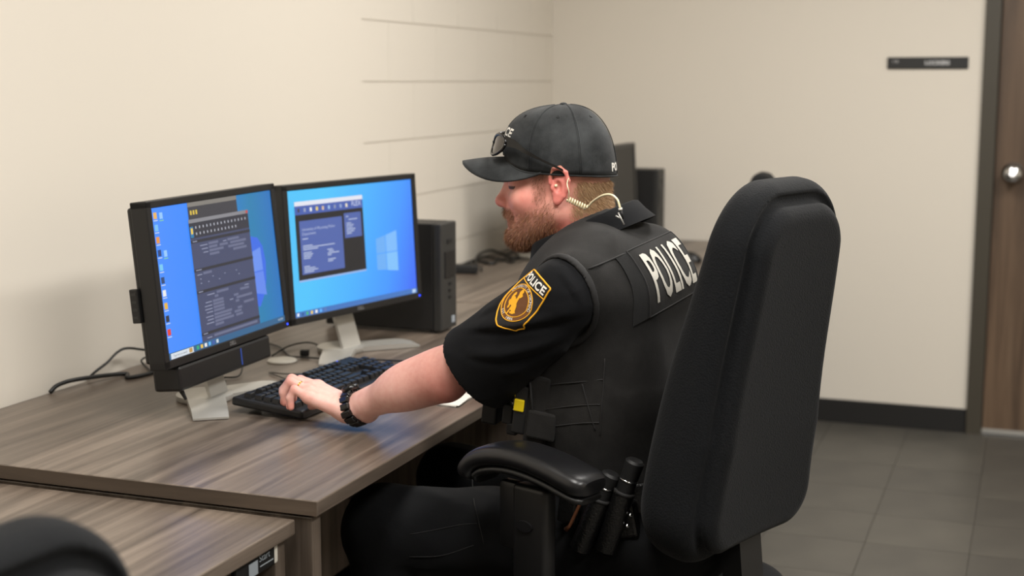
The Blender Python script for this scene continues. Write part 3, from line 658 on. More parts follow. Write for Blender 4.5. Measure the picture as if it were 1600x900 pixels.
def pad_loft(path, hw, hh, z_off=0.0, n=20, ex=3.2):
    P = catmull(path, 5); V = []; k = len(P)
    for i, (py, pz) in enumerate(P):
        d = P[min(i+1, k-1)]-P[max(i-1, 0)]; d /= np.linalg.norm(d); nn = np.array([-d[1], d[0]])
        if nn[1] < 0: nn = -nn
        e = min(i, k-1-i); sc = {0: 0.72, 1: 0.90, 2: 0.97}.get(e, 1.0)
        for j in range(n):
            a = 2*PI*j/n; ca, sa = math.cos(a), math.sin(a)
            ux = math.copysign(abs(ca)**(2/ex), ca)*hw*sc; uz = math.copysign(abs(sa)**(2/ex), sa)*hh*sc
            q = np.array([py, pz])+nn*(uz+z_off); V.append((ux, q[0], q[1]))
    Fc = [[i*n+j, i*n+(j+1) % n, (i+1)*n+(j+1) % n, (i+1)*n+j] for i in range(k-1) for j in range(n)]
    return V, Fc+[list(range(n))[::-1], [(k-1)*n+j for j in range(n)]]
def office_chair(label, loc, rz, back_top=1.235, arms=True, group='black office chairs', seat_z=0.485, back_y=-0.225):
    c = thing('office_chair', label, 'chair', loc, rz, group)
    R = Rx(LEAN); bc = np.array([0, back_y, back_top-0.335])
    obj('backrest', np.asarray(BACK[0]) @ R.T+bc, BACK[1], 'chair_fabric', c, True)
    obj('seat', SEAT[0]+np.array([0, 0.03, seat_z-0.045]), SEAT[1], 'chair_fabric', c, True)
    MB().prism([(back_y+0.035, bc[2]-0.27), (back_y-0.005, bc[2]-0.27), (back_y-0.03, seat_z-0.09), (back_y+0.03, seat_z-0.135), (0.0, seat_z-0.135), (0.0, seat_z-0.10), (back_y+0.04, seat_z-0.10), (back_y+0.01, seat_z-0.07)], -0.035, 0.035, (0, 1, 0), (0, 0, 1), (1, 0, 0)).build('back_support', 'chair_plastic', c)
    MB().box((0, 0.02, seat_z-0.12), (0.2, 0.26, 0.05), bev=0.008).build('mechanism', 'chair_plastic', c)
    MB().lathe([(0, 0.10), (0.028, 0.10), (0.028, 0.24), (0.02, 0.24), (0.02, seat_z-0.12), (0, seat_z-0.12)], (0, 0, 0), n=20).build('gas_lift', 'chair_plastic', c, ang=35)
    for k in range(5):
        a = 2*PI*k/5+0.3; d = np.array([math.cos(a), math.sin(a), 0]); p = np.array([-d[1], d[0], 0]); V = []
        for s_, wd, z0, z1 in ((0.02, 0.032, 0.09, 0.135), (0.16, 0.026, 0.078, 0.115), (0.30, 0.020, 0.066, 0.092)):
            for q in (-1, 1): V += [d*s_+p*wd*q+np.array([0, 0, z0]), d*s_+p*wd*q*0.8+np.array([0, 0, z1])]
        Fc = []
        for i in (0, 4): Fc += [[i, i+4, i+5, i+1], [i+2, i+3, i+7, i+6], [i+1, i+5, i+7, i+3], [i, i+2, i+6, i+4]]
        Fc += [[0, 1, 3, 2], [8, 10, 11, 9]]
        lg = MB().add(V, Fc).build('base_leg', 'chair_plastic', c)
        cw = MB()
        for q in (-1, 1): cw.lathe([(0, -0.009), (0.024, -0.009), (0.027, -0.005), (0.027, 0.005), (0.024, 0.009), (0, 0.009)], d*0.30+p*0.015*q+np.array([0, 0, 0.0305]), p, 18)
        cw.lathe([(0, 0), (0.011, 0), (0.011, 0.02), (0, 0.02)], d*0.30+np.array([0, 0, 0.05]), n=12); cw.build('caster', 'chair_plastic', lg, ang=35)
    if arms:
        for sx in (-1, 1):
            ax = 0.293*sx
            path = [(0.150, -0.042), (0.140, -0.020), (0.115, -0.002), (0.07, 0.009), (0.02, 0.010), (-0.03, 0.003), (-0.075, -0.008), (-0.112, -0.017)]
            V, Fc = pad_loft(path, 0.043, 0.0185); pz = 0.762
            pd = obj('armrest_pad', np.array(V)+np.array([ax, 0.0, pz]), Fc, 'arm_plastic', c); auto_smooth(pd, 50)
            V, Fc = pad_loft([(a-0.004*(i == 0), b) for i, (a, b) in enumerate(path)], 0.0385, 0.008, -0.0225); lo_ = obj('pad_rim', np.array(V)+np.array([ax, 0.0, pz]), Fc, 'chair_plastic', pd); auto_smooth(lo_, 50)
            po = MB().box((ax, 0.015, 0.59), (0.034, 0.074, 0.27), bev=0.009, seg=3).box((ax, 0.06, 0.665), (0.026, 0.05, 0.12), bev=0.008).build('armrest_post', 'chair_plastic', c, ang=40)
            MB().prism([(0.0175*math.cos(2*PI*k/20), 0.0095*math.sin(2*PI*k/20)) for k in range(20)], 0, 0.004, (0, 1, 0), (0, 0, 1), (sx, 0, 0), (ax+0.0165*sx, 0.022, 0.655)).build('height_button', 'arm_plastic', po)
            MB().box((ax, 0.028, 0.45), (0.022, 0.05, 0.16), bev=0.004).box((ax*0.72, 0.028, 0.372), (abs(ax)*0.62, 0.05, 0.014), bev=0.003).build('armrest_bracket', 'matte_black', c)
    return c
office_chair('high backed black fabric office chair the person sits in', (2.435, 0.656, 0), math.radians(-20), 1.25)
office_chair('blurred black office chair back cut off in the front left corner', (0.895, 1.06, 0), math.radians(-6), 1.045, False)
office_chair('black office chair mostly hidden behind the occupied chair', (4.88, 1.17, 0), math.radians(4), 1.092, False)

# ------------------------------------------------------------------ the person
PB = np.array([2.47, 0.62, 0.0])
per = thing('person', 'seated person in black uniform, vest and cap typing at the keyboard', 'person', tuple(PB))
def part(name, V, Q_, m, parent=per, smooth=True, **k): return obj(name, V, Q_, m, parent, smooth, sub=PB)
weave_mat('uniform_cloth', (9,10,13), 900, 0.9, 0.25, 0.03, 0.2)
weave_mat('vest_cloth', (25,24,23), 900, 0.85, 0.3, 0.06, 0.2, 0.5)
weave_mat('trouser_cloth', (9,10,12), 900, 0.9, 0.25, 0.03, 0.2)
weave_mat('cap_cloth', (34,36,37), 1100, 0.85, 0.3, 0.10, 0.25, 1.3)
mat('binding', (24,23,23), 0.8); mat('velcro', (16,16,16), 0.95, bump=0.8, bscale=1500)
mat('reflective_white', (188,184,174), 0.55); mat('patch_white', (226,222,214), 0.7, bump=0.3, bscale=1600); mat('patch_gold', (232,166,20), 0.6, bump=0.4, bscale=1500)
mat('patch_black', (24,20,18), 0.85, bump=0.4, bscale=1500); mat('patch_brown', (98,58,22), 0.8, bump=0.5, bscale=1300)
mat('leather', (9,9,9), 0.35, bump=0.6, bscale=260); mat('brass', (196,150,52), 0.3, metal=1.0); mat('gold', (226,176,84), 0.2, metal=1.0); mat('strap_brown', (84,46,20), 0.6)
mat('yellow_plastic', (232,204,18), 0.4); mat('clear_tube', (226,214,178), 0.25, coat=0.5); mat('lens', (54,47,42), 0.16); mat('glasses_black', (13,13,14), 0.25)
m_, nt_, b_ = new_mat('skin'); va = nt_.nodes.new('ShaderNodeVertexColor'); va.layer_name = 'Col'
tc = nt_.nodes.new('ShaderNodeTexCoord'); nz = nt_.nodes.new('ShaderNodeTexNoise'); nz.inputs['Scale'].default_value = 90; nz.inputs['Detail'].default_value = 5; nt_.links.new(tc.outputs['Object'], nz.inputs['Vector'])
mx = nt_.nodes.new('ShaderNodeMix'); mx.data_type = 'RGBA'; mx.blend_type = 'OVERLAY'; mx.inputs[0].default_value = 0.22; nt_.links.new(va.outputs[0], mx.inputs[6]); nt_.links.new(nz.outputs['Fac'], mx.inputs[7]); nt_.links.new(mx.outputs[2], b_.inputs['Base Color'])
b_.inputs['Roughness'].default_value = 0.5; b_.inputs['Subsurface Weight'].default_value = 0.12; b_.inputs['Subsurface Radius'].default_value = (0.008, 0.003, 0.002); b_.inputs['Subsurface Scale'].default_value = 0.6
bp = nt_.nodes.new('ShaderNodeBump'); bp.inputs['Strength'].default_value = 0.15; bp.inputs['Distance'].default_value = 0.001; nz2 = nt_.nodes.new('ShaderNodeTexNoise'); nz2.inputs['Scale'].default_value = 420; nt_.links.new(tc.outputs['Object'], nz2.inputs['Vector']); nt_.links.new(nz2.outputs['Fac'], bp.inputs['Height']); nt_.links.new(bp.outputs[0], b_.inputs['Normal'])
m_, nt_, b_ = new_mat('hair'); va = nt_.nodes.new('ShaderNodeVertexColor'); va.layer_name = 'Col'; nt_.links.new(va.outputs[0], b_.inputs['Base Color']); b_.inputs['Roughness'].default_value = 0.55

HA = math.radians(16.0); HR = Rz(HA) @ Rx(math.radians(-2.0)); HC = np.array([2.485, 0.836, 1.211])
def hw_(P): return np.asarray(P, float) @ HR.T+HC           # head space to world
SL, EL, WL = np.array([2.262, 0.752, 1.034]), np.array([2.315, 1.002, 0.869]), np.array([2.362, 1.214, 0.776])
SR, ER, WR_ = np.array([2.665, 0.775, 1.03]), np.array([2.79, 0.94, 0.82]), np.array([2.765, 1.115, 0.774])

def torso(s, g=0.0):
    d = s.ell((2.47, 0.615, 0.585), (0.172+g, 0.13+g, 0.11+g))
    d = smin(d, s.ell((2.464, 0.722, 0.765), (0.158+g, 0.148+g, 0.17+g)), 0.06)
    d = smin(d, s.rbox((2.464, 0.727, 0.925), (0.160+g, 0.123+g, 0.165+g), 0.090+g, Rz(-0.17) @ Rx(-0.14)), 0.05)
    d = smin(d, s.rbox((2.470, 0.728, 1.030), (0.152+g, 0.094+g, 0.075+g), 0.062+g, Rz(-0.17) @ Rx(-0.42)), 0.04)
    for X in (SL, SR): d = smin(d, s.cone((2.468, 0.765, 1.085), X+np.array([0.035*(1 if X is SL else -1), -0.012, 0.012]), 0.060+g, 0.052+g), 0.04)
    return d
# --- head
s = SDF((-0.105, -0.125, -0.17), (0.105, 0.14, 0.145), 0.00205)
s.u(s.ell((0, -0.006, 0.043), (0.075, 0.093, 0.086)))
s.u(s.ell((0, 0.034, -0.025), (0.061, 0.066, 0.085)), 0.03)
s.u(s.cone((-0.03, 0.083, 0.024), (0.03, 0.083, 0.024), 0.0155, 0.0155), 0.02)
for q in (-1, 1):
    s.u(s.cone((q*0.052, 0.002, -0.050), (q*0.024, 0.068, -0.093), 0.021, 0.021), 0.03)
    s.u(s.ell((q*0.043, 0.062, -0.022), (0.022, 0.026, 0.024)), 0.02)
s.u(s.ell((0, 0.074, -0.094), (0.027, 0.024, 0.024)), 0.02)
for q in (-1, 1): s.sub(s.ell((q*0.033, 0.105, 0.003), (0.0165, 0.02, 0.0115)), 0.012)
for q in (-1, 1):
    s.u(s.ell((q*0.033, 0.0795, 0.002), (0.0155, 0.0135, 0.0125)), 0.004)
    s.u(s.cone((q*0.045, 0.082, 0.0005), (q*0.022, 0.0905, 0.0005), 0.0024, 0.0024), 0.004)   # lowered upper lid
    s.u(s.cone((q*0.050, 0.082, 0.017), (q*0.018, 0.0955, 0.0165), 0.0055, 0.0055), 0.010)     # brow
s.u(s.cone((0, 0.0905, 0.010), (0, 0.107, -0.026), 0.0085, 0.0118), 0.010)
s.u(s.ell((0, 0.110, -0.0285), (0.0115, 0.0115, 0.0105)), 0.006)
for q in (-1, 1):
    s.u(s.ell((q*0.0125, 0.101, -0.032), (0.0075, 0.010, 0.0075)), 0.006)
    s.sub(s.ell((q*0.0075, 0.106, -0.0400), (0.0035, 0.006, 0.004)), 0.003)
s.u(s.ell((0, 0.090, -0.052), (0.024, 0.014, 0.013)), 0.012)
s.u(s.cone((-0.019, 0.0925, -0.0610), (0.019, 0.0925, -0.0610), 0.0062, 0.0062), 0.006)
s.u(s.cone((-0.017, 0.0915, -0.0715), (0.017, 0.0915, -0.0715), 0.0064, 0.0064), 0.006)
s.sub(s.cone((-0.024, 0.101, -0.0663), (0.024, 0.101, -0.0663), 0.0018, 0.0018), 0.002)
s.u(s.ell((0, 0.0885, -0.097), (0.018, 0.0125, 0.014)), 0.012)
s.u(s.cone((0, -0.030, -0.02), (0, -0.060, -0.15), 0.0585, 0.066), 0.03)
s.u(s.cone((0, 0.012, -0.075), (0, -0.03, -0.16), 0.036, 0.05), 0.03)
for q in (-1, 1):
    ex_ = 0.0765*q
    s.u(s.ell((q*0.079, -0.004, 0.002), (0.0052, 0.0155, 0.030), Rx(0.16) @ Rz(q*0.30)), 0.004)
    hp = [(q*0.0790, 0.0125, 0.008), (q*0.0800, 0.0125, 0.022), (q*0.0825, 0.006, 0.0335), (q*0.0860, -0.006, 0.0355), (q*0.0890, -0.0165, 0.027), (q*0.0890, -0.0205, 0.012), (q*0.0865, -0.0185, -0.003), (q*0.0830, -0.012, -0.016), (q*0.0800, -0.003, -0.0265)]
    for a, b in zip(hp[:-1], hp[1:]): s.u(s.cone(a, b, 0.0039, 0.0039), 0.003)
    s.u(s.ell((q*0.0785, 0.0015, -0.0255), (0.0045, 0.0075, 0.0085)), 0.004)
    s.sub(s.ell((q*0.0865, -0.001, 0.001), (0.0105, 0.0075, 0.0120)), 0.003)
    s.sub(s.ell((q*0.0885, -0.006, 0.0205), (0.0068, 0.0068, 0.0090)), 0.003)
    s.u(s.ell((q*0.0785, 0.0095, -0.001), (0.004, 0.0035, 0.006)), 0.003)
HV, HQ = s.mesh(); HN = vnormals(HV, HQ)
def sst(a, b, x): t = np.clip((x-a)/(b-a), 0, 1); return t*t*(3-2*t)
def beard_density(P):
    x, y, z = np.abs(P[:, 0]), P[:, 1], P[:, 2]
    line = -0.047+0.42*np.clip(0.075-y, 0, 0.08)-0.02*sst(0.07, 0.1, y)          # upper border of the beard
    d = sst(0.012, -0.022, z-line)*sst(-0.012, 0.020, y-0.25*(z+0.06))
    d *= sst(-0.140, -0.118, z+0.30*np.clip(0.03-y, 0, 1))
    side = sst(0.018, 0.026, y)*sst(0.052, 0.040, y)*sst(0.040, 0.03, z)*sst(-0.06, -0.02, z)*(x > 0.05)*0.7
    mou = sst(-0.038, -0.043, z)*sst(-0.0625, -0.056, z)*(y > 0.085)*(x < 0.032)
    mou = np.maximum(mou, 0.85*sst(0.016, 0.022, x)*sst(0.040, 0.033, x)*sst(-0.040, -0.050, z)*sst(-0.10, -0.09, z)*(y > 0.066))
    lip = ((z > -0.079) & (z < -0.0585) & (x < 0.021) & (y > 0.088))
    return np.where(lip, 0.04, np.clip(np.maximum.reduce([d, mou, side]), 0, 1))
def hair_density(P):
    x, y, z = np.abs(P[:, 0]), P[:, 1], P[:, 2]
    back = sst(-0.018, -0.046, y+0.15*(z+0.02))*sst(-0.052-0.25*np.clip(y+0.1, 0, 1), -0.030-0.25*np.clip(y+0.1, 0, 1), z)
    side = sst(0.014, 0.022, z)*sst(0.048, 0.036, y)*(x > 0.045)*(y > 0.006)
    over = (z > 0.036)*(y <= 0.03)
    return np.clip(np.maximum.reduce([back, side*0.9, over*1.0]), 0, 1)
x, y, z = HV.T
base = np.array(lin((230,162,146))); red = np.array(lin((214,114,106))); pale = np.array(lin((214,156,136)))
bd, hd = beard_density(HV), hair_density(HV)
cl = np.tile(base, (len(HV), 1))
def blend(cl, c, wt): return cl*(1-wt[:, None])+np.array(c)*wt[:, None]
ear = sst(0.074, 0.080, np.abs(x))*sst(0.03, 0.015, y)*sst(-0.03, -0.022, y)*(z > -0.04)
cl = blend(cl, red, ear*0.75); cl = blend(cl, red, sst(-0.04, -0.09, z)*sst(0.03, -0.01, y)*0.6)
cl = blend(cl, red, np.exp(-((y-0.112)**2+(z+0.028)**2)/0.00025)*0.6); cl = blend(cl, red, np.exp(-((y-0.06)**2+(z+0.025)**2)/0.0006)*0.35)
lipm = ((z > -0.0785) & (z < -0.0575) & (np.abs(x) < 0.021) & (y > 0.0895)).astype(float); cl = blend(cl, lin((186,96,92)), lipm*0.8)
lid = ((np.abs(z+0.0005) < 0.0028) & (np.abs(np.abs(x)-0.035) < 0.017) & (y > 0.068)).astype(float); cl = blend(cl, lin((70,42,34)), lid*0.95)
brow = ((np.abs(z-0.017) < 0.005) & (np.abs(np.abs(x)-0.035) < 0.018) & (y > 0.08)).astype(float); cl = blend(cl, lin((120,82,58)), brow*0.6)
cl = blend(cl, lin((112,72,50)), np.clip(bd, 0, 1)*0.5); cl = blend(cl, lin((70,44,30)), np.clip(bd, 0, 1)*sst(-0.062, -0.10, z)*0.6); cl = blend(cl, lin((150,112,84)), hd*0.6)
BV, BF, BC = [hw_(HV)], [HQ], [cl]
# --- arms and hands
def hand(s, W, h, lat, upv, flex, thumb_in=1.0, sc=1.0):
    """palm, four fingers of unequal length and a thumb; returns joint positions"""
    h, lat, upv = (np.asarray(v, float)/np.linalg.norm(v) for v in (h, lat, upv)); J = {}
    spec = {'little': (-0.037, 0.074, 0.032, 0.0195, 0.018, 0.0080), 'ring': (-0.013, 0.084, 0.041, 0.0265, 0.021, 0.0088), 'middle': (0.011, 0.088, 0.044, 0.029, 0.022, 0.0092), 'index': (0.035, 0.084, 0.040, 0.025, 0.021, 0.0090)}
    s.u(s.cone(W-h*0.03, W+h*0.012, 0.0255*sc, 0.0255*sc), 0.012)
    for f, (lx, my, l1, l2, l3, r) in spec.items():
        zz = {'little': -0.006, 'ring': 0.001, 'middle': 0.003, 'index': 0.0}[f]
        mc = W+(h*my+lat*lx+upv*(flex['rise']+zz))*sc
        s.u(s.cone(W+(h*0.008+lat*lx*0.55)*sc, mc, 0.0175*sc, 0.0122*sc), 0.016)
        a1, a2, a3 = flex[f]; p = mc; pts = [mc]
        sp = lat*lx*flex.get('spread', 1.2)
        for L_s, an in ((l1, a1), (l2, a2), (l3, a3)):
            d = h*math.cos(math.radians(an))+upv*math.sin(math.radians(an))+sp; d /= np.linalg.norm(d); p = p+d*L_s*sc; pts.append(p)
        rr = [r*1.12, r*1.05, r*0.95, r*0.80]
        for i in range(3): s.u(s.cone(pts[i], pts[i+1], rr[i]*sc, rr[i+1]*sc), 0.0035 if i else 0.007)
        s.u(s.ell(mc+upv*0.003, (0.010*sc, 0.010*sc, 0.008*sc)), 0.008)
        J[f] = pts
    t0 = W+(h*0.022+lat*0.024-upv*0.006)*sc; t1 = W+(h*0.055+lat*0.046+upv*(flex['rise']*0.3-0.010))*sc; t2 = t1+(h*0.028+lat*0.010*thumb_in-upv*0.006)*sc; t3 = t2+(h*0.024-lat*0.004-upv*0.008)*sc
    s.u(s.cone(t0, t1, 0.0165*sc, 0.0115*sc), 0.014); s.u(s.cone(t1, t2, 0.0112*sc, 0.0098*sc), 0.005); s.u(s.cone(t2, t3, 0.0098*sc, 0.0078*sc), 0.004)
    J['thumb'] = [t0, t1, t2, t3]
    return J
s = SDF((2.185, 0.70, 0.735), (2.46, 1.425, 1.11), 0.0022)
ax = (WL-EL)/np.linalg.norm(WL-EL)
s.u(s.cone(SL+np.array([0.012, 0, 0]), EL, 0.044, 0.043)); s.u(s.cone(EL, WL, 0.0425, 0.0265), 0.03)
s.u(s.ell(EL+ax*0.065+np.array([-0.004, 0, 0.004]), (0.040, 0.085, 0.043), Rx(-0.37)), 0.03)
s.u(s.ell(EL+np.array([-0.010, -0.014, -0.020]), (0.023, 0.025, 0.022)), 0.02)
FL = {'rise': 0.030, 'little': (28, -62, -96), 'ring': (24, -56, -98), 'middle': (18, -52, -95), 'index': (14, -48, -90), 'spread': 1.5}
JL = hand(s, WL, (-0.10, 1.0, 0.02), (1, 0.10, 0.0), (0, 0, 1), FL)
AV, AQ = s.mesh()
keep_ = None
def arm_cols(V, J, E_):
    c = np.tile(np.array(lin((228,178,166))), (len(V), 1))
    def spot(p, r, col, a):
        nonlocal c
        wt = np.exp(-np.sum((V-p)**2, 1)/r**2)*a; c = blend(c, col, wt)
    spot(E_+np.array([-0.02, -0.02, -0.02]), 0.05, lin((196,104,92)), 0.7); spot(E_, 0.1, lin((204,122,106)), 0.4)
    for f in ('little', 'ring', 'middle', 'index'):
        spot(J[f][0], 0.014, lin((206,120,104)), 0.5); spot(J[f][1], 0.012, lin((206,112,96)), 0.6); spot(J[f][3], 0.014, lin((210,116,100)), 0.6)
    return c
AC = arm_cols(AV, JL, EL)
s = SDF((2.60, 0.80, 0.735), (2.87, 1.31, 0.95), 0.003)
s.u(s.cone(SR-np.array([0.012, 0, 0]), ER, 0.044, 0.042)); s.u(s.cone(ER, WR_, 0.042, 0.0275), 0.03)
FR = {'rise': 0.012, 'little': (-6, -26, -40), 'ring': (0, -22, -36), 'middle': (2, -20, -34), 'index': (4, -20, -34), 'spread': 1.5}
JR = hand(s, WR_, (-0.25, 1.0, 0.06), (-1, -0.25, 0.0), (0, 0, 1), FR)
RV, RQ = s.mesh(); RC = arm_cols(RV, JR, ER)
s = SDF((2.24, 0.45, 0.47), (2.70, 0.92, 1.17), 0.01); s.d = torso(s, -0.012); TV, TQ = s.mesh(); TC = np.tile(base, (len(TV), 1))
off = 0; VV, QQ, CC = [], [], []
for v_, q_, c_ in ((hw_(HV), HQ, cl), (AV, AQ, AC), (RV, RQ, RC), (TV, TQ, TC)):
    VV.append(v_); QQ.append(q_+off); CC.append(c_); off += len(v_)
body = part('body', np.vstack(VV), np.vstack(QQ), 'skin'); vcol(body, np.vstack(CC))
# nails
def nail(pts, nm='fingernail'):
    d = pts[3]-pts[2]; d /= np.linalg.norm(d); up_ = np.array([0, 0.6, 0.8]); up_ -= d*(up_ @ d); up_ /= np.linalg.norm(up_); l = np.cross(d, up_)
    MB().prism([(math.cos(t)*0.0045, math.sin(t)*0.006) for t in np.linspace(0, 2*PI, 14, endpoint=False)], 0, 0.0008, l, d, up_, pts[3]+up_*0.0068-d*0.002).build(nm, 'nail', body, sub=PB)
mat('nail', (222,160,148), 0.35)
for f in ('little', 'ring', 'middle', 'index'): nail(JL[f])
# --- hair and beard strands
def strands(name, V, Nn, dens, n, length, width, col1, col2, lay, parent=per):
    p = dens/dens.sum(); idx = rng.choice(len(V), n, p=p); P = V[idx]+rng.normal(size=(n, 3))*0.0011
    d = Nn[idx]*0.55+np.asarray(lay)+rng.normal(size=(n, 3))*0.22; d /= np.linalg.norm(d, axis=1)[:, None]
    L_ = length*(0.6+0.7*rng.random(n))*(0.5+0.5*dens[idx]); sd = np.cross(d, rng.normal(size=(n, 3))); sd /= np.linalg.norm(sd, axis=1)[:, None]
    P = P-Nn[idx]*0.0008
    A, B, C = P-sd*width/2, P+sd*width/2, P+d*L_[:, None]
    VV = np.stack([A, B, C], 1).reshape(-1, 3); FF = np.arange(3*n).reshape(-1, 3)
    t = rng.random(n)[:, None]; c = np.array(lin(col1))*(1-t)+np.array(lin(col2))*t
    o = obj(name, hw_(VV), FF, 'hair', parent, sub=PB); vcol(o, np.repeat(c, 3, 0)); o['kind'] = 'stuff'; return o
bm_ = bd.copy(); bm_[bm_ < 0.06] = 0
strands('beard', HV, HN, bm_**1.3, 15000, 0.0085, 0.00055, (92,58,36), (158,108,70), (0, 0.25, -0.75))
hm_ = hd*(HV[:, 2] < 0.012+0.09*HV[:, 1]); hm_[hm_ < 0.08] = 0
strands('hair', HV, HN, hm_, 16000, 0.011, 0.0006, (140,106,74), (200,166,124), (0, -0.35, -0.85))
eb = brow*1.0; strands('eyebrow', HV, HN, eb+1e-9*0, 700, 0.007, 0.0005, (110,74,48), (150,104,70), (0, 0.1, 0.0))

# --- clothes
def wrinkle(s, seed, sc, stretch, amp):
    a = sn(s.X*stretch[0], s.Y*stretch[1], s.Z*stretch[2], seed, sc)
    return (amp*(1-np.abs(a))**2).astype(np.float32)
adL = (EL-SL)/np.linalg.norm(EL-SL)
HEM = SL+(EL-SL)*0.80+np.array([0.004, -0.010, -0.012])
s = SDF((2.14, 0.42, 0.60), (2.80, 1.03, 1.17), 0.0042)
s.d = torso(s, 0.005)
slv = s.cone(SL+np.array([0.012, 0.0, 0.0]), HEM+adL*0.05, 0.063, 0.069)
slv = smin(slv, s.cone(SL+np.array([0.02, 0.05, -0.065]), HEM+np.array([0.012, -0.03, -0.022]), 0.050, 0.050), 0.04)
# folds that cross the sleeve from the elbow side to the armpit
def fold(px, amp, wd, crease=0.5):
    """cloth fold on the outer side of the sleeve: a swelling along a line with a crease under it"""
    global slv
    P = np.array([onx(a, b, 2.20)[1:] for a, b in px]); best = np.full((1,)+slv.shape[1:], 9.0, np.float32); side = np.zeros_like(best); tt = np.zeros_like(best); n_ = len(P)-1
    for i in range(n_):
        a, d = P[i], P[i+1]-P[i]; py, pz = s.Y-a[0], s.Z-a[1]; t = np.clip((py*d[0]+pz*d[1])/(d @ d), 0, 1); q = np.sqrt((py-t*d[0])**2+(pz-t*d[1])**2); m = q < best
        best = np.where(m, q, best); side = np.where(m, np.sign(d[0]*pz-d[1]*py), side); tt = np.where(m, (i+t)/n_, tt)
    tp = np.clip(np.sin(np.clip(tt, 0, 1)*PI), 0, 1)**0.6*np.clip((2.262-s.X)/0.03, 0, 1)
    sg_ = best*side*(1 if P[-1][0] < P[0][0] else -1)
    up_ = -sg_                      # above the line is positive
    slv = slv-amp*np.exp(-(up_/wd)**2)*tp*np.where(best < 3*wd, 1, 0)+amp*crease*np.exp(-((up_+wd*1.05)/(wd*0.45))**2)*tp*np.where(best < 3*wd, 1, 0)
fold([(700, 516), (750, 512), (800, 508), (850, 500), (910, 486)], 0.008, 0.013, 0.7); fold([(715, 556), (775, 560), (830, 548), (900, 520)], 0.007, 0.012, 0.6); fold([(770, 596), (815, 584), (870, 556)], 0.006, 0.011, 0.5); fold([(722, 498), (742, 490), (765, 480)], 0.006, 0.008, 0.4); fold([(868, 425), (890, 450), (905, 480)], 0.004, 0.009, 0.5)
slv = slv-wrinkle(s, 5, 34, (0.6, 0.5, 1.3), 0.0045)-wrinkle(s, 9, 75, (0.5, 0.4, 1.2), 0.002)
slv = np.maximum(slv, s.plane(HEM, adL+np.array([0, 0.0, 0.0])))
slv = np.maximum(slv, -s.cone(HEM-adL*0.035, HEM+adL*0.12, 0.060, 0.068))
s.u(slv, 0.018)
adR = (ER-SR)/np.linalg.norm(ER-SR); HR_ = SR+(ER-SR)*0.8
sr = s.cone(SR-np.array([0.012, 0, 0]), HR_+adR*0.05, 0.077, 0.072); sr = np.maximum(sr, s.plane(HR_, adR)); sr = np.maximum(sr, -s.cone(HR_-adR*0.035, HR_+adR*0.12, 0.056, 0.064)); s.u(sr, 0.018)
s.sub(s.cone((2.47, 0.80, 1.10), (2.475, 0.83, 1.25), 0.066, 0.066), 0.006)
SHV, SHQ = s.mesh(); shirt = part('shirt', SHV, SHQ, 'uniform_cloth')
# vest: a thicker shell, open at neck and arms
s = SDF((2.20, 0.44, 0.645), (2.74, 0.96, 1.17), 0.0034)
s.d = torso(s, 0.017)-wrinkle(s, 21, 26, (0.8, 0.8, 1.2), 0.003)
for S_, q in ((SL, -1), (SR, 1)):
    c_ = S_+np.array([q*0.055, 0.018, -0.014])
    s.sub(s.ell(c_, (0.115, 0.080, 0.092), Rx(-0.15)), 0.006)
s.sub(s.cone((2.472, 0.815, 1.075), (2.478, 0.86, 1.28), 0.088, 0.10), 0.006)
s.inter(-s.plane((2.47, 0.62, 0.695), (0, 0.05, 1)), 0.006)
bnd = []
for S_, q in ((SL, -1), (SR, 1)):
    c_ = S_+np.array([q*0.055, 0.018, -0.014]); e_ = s.ell(c_, (0.121, 0.086, 0.098), Rx(-0.15)); bnd.append(np.sqrt(e_**2+(torso(s, 0.0185)*1.6)**2)-0.0062)
VSV, VSQ = s.mesh(); vest = part('vest', VSV, VSQ, 'vest_cloth')
for e_ in bnd:
    s.d = np.maximum(e_, s.plane((2.47, 0.62, 0.70), (0, 0, -1))).astype(np.float32); V, Q_ = s.mesh(); part('armhole_binding', V, Q_, 'binding', vest)
BV_vest = BVHTree.FromPolygons([tuple(v) for v in VSV], VSQ.tolist()); BV_shirt = BVHTree.FromPolygons([tuple(v) for v in SHV], SHQ.tolist())
def hit(bvh, o, d, dist=2.0):
    r = bvh.ray_cast(Vector(o), Vector(d).normalized(), dist)
    return (None, None) if r[0] is None else (np.array(r[0]), np.array(r[1]))
def pix_hit(bvh, x, y):
    r = ray(x, y); return hit(bvh, OC, r, 5.0)
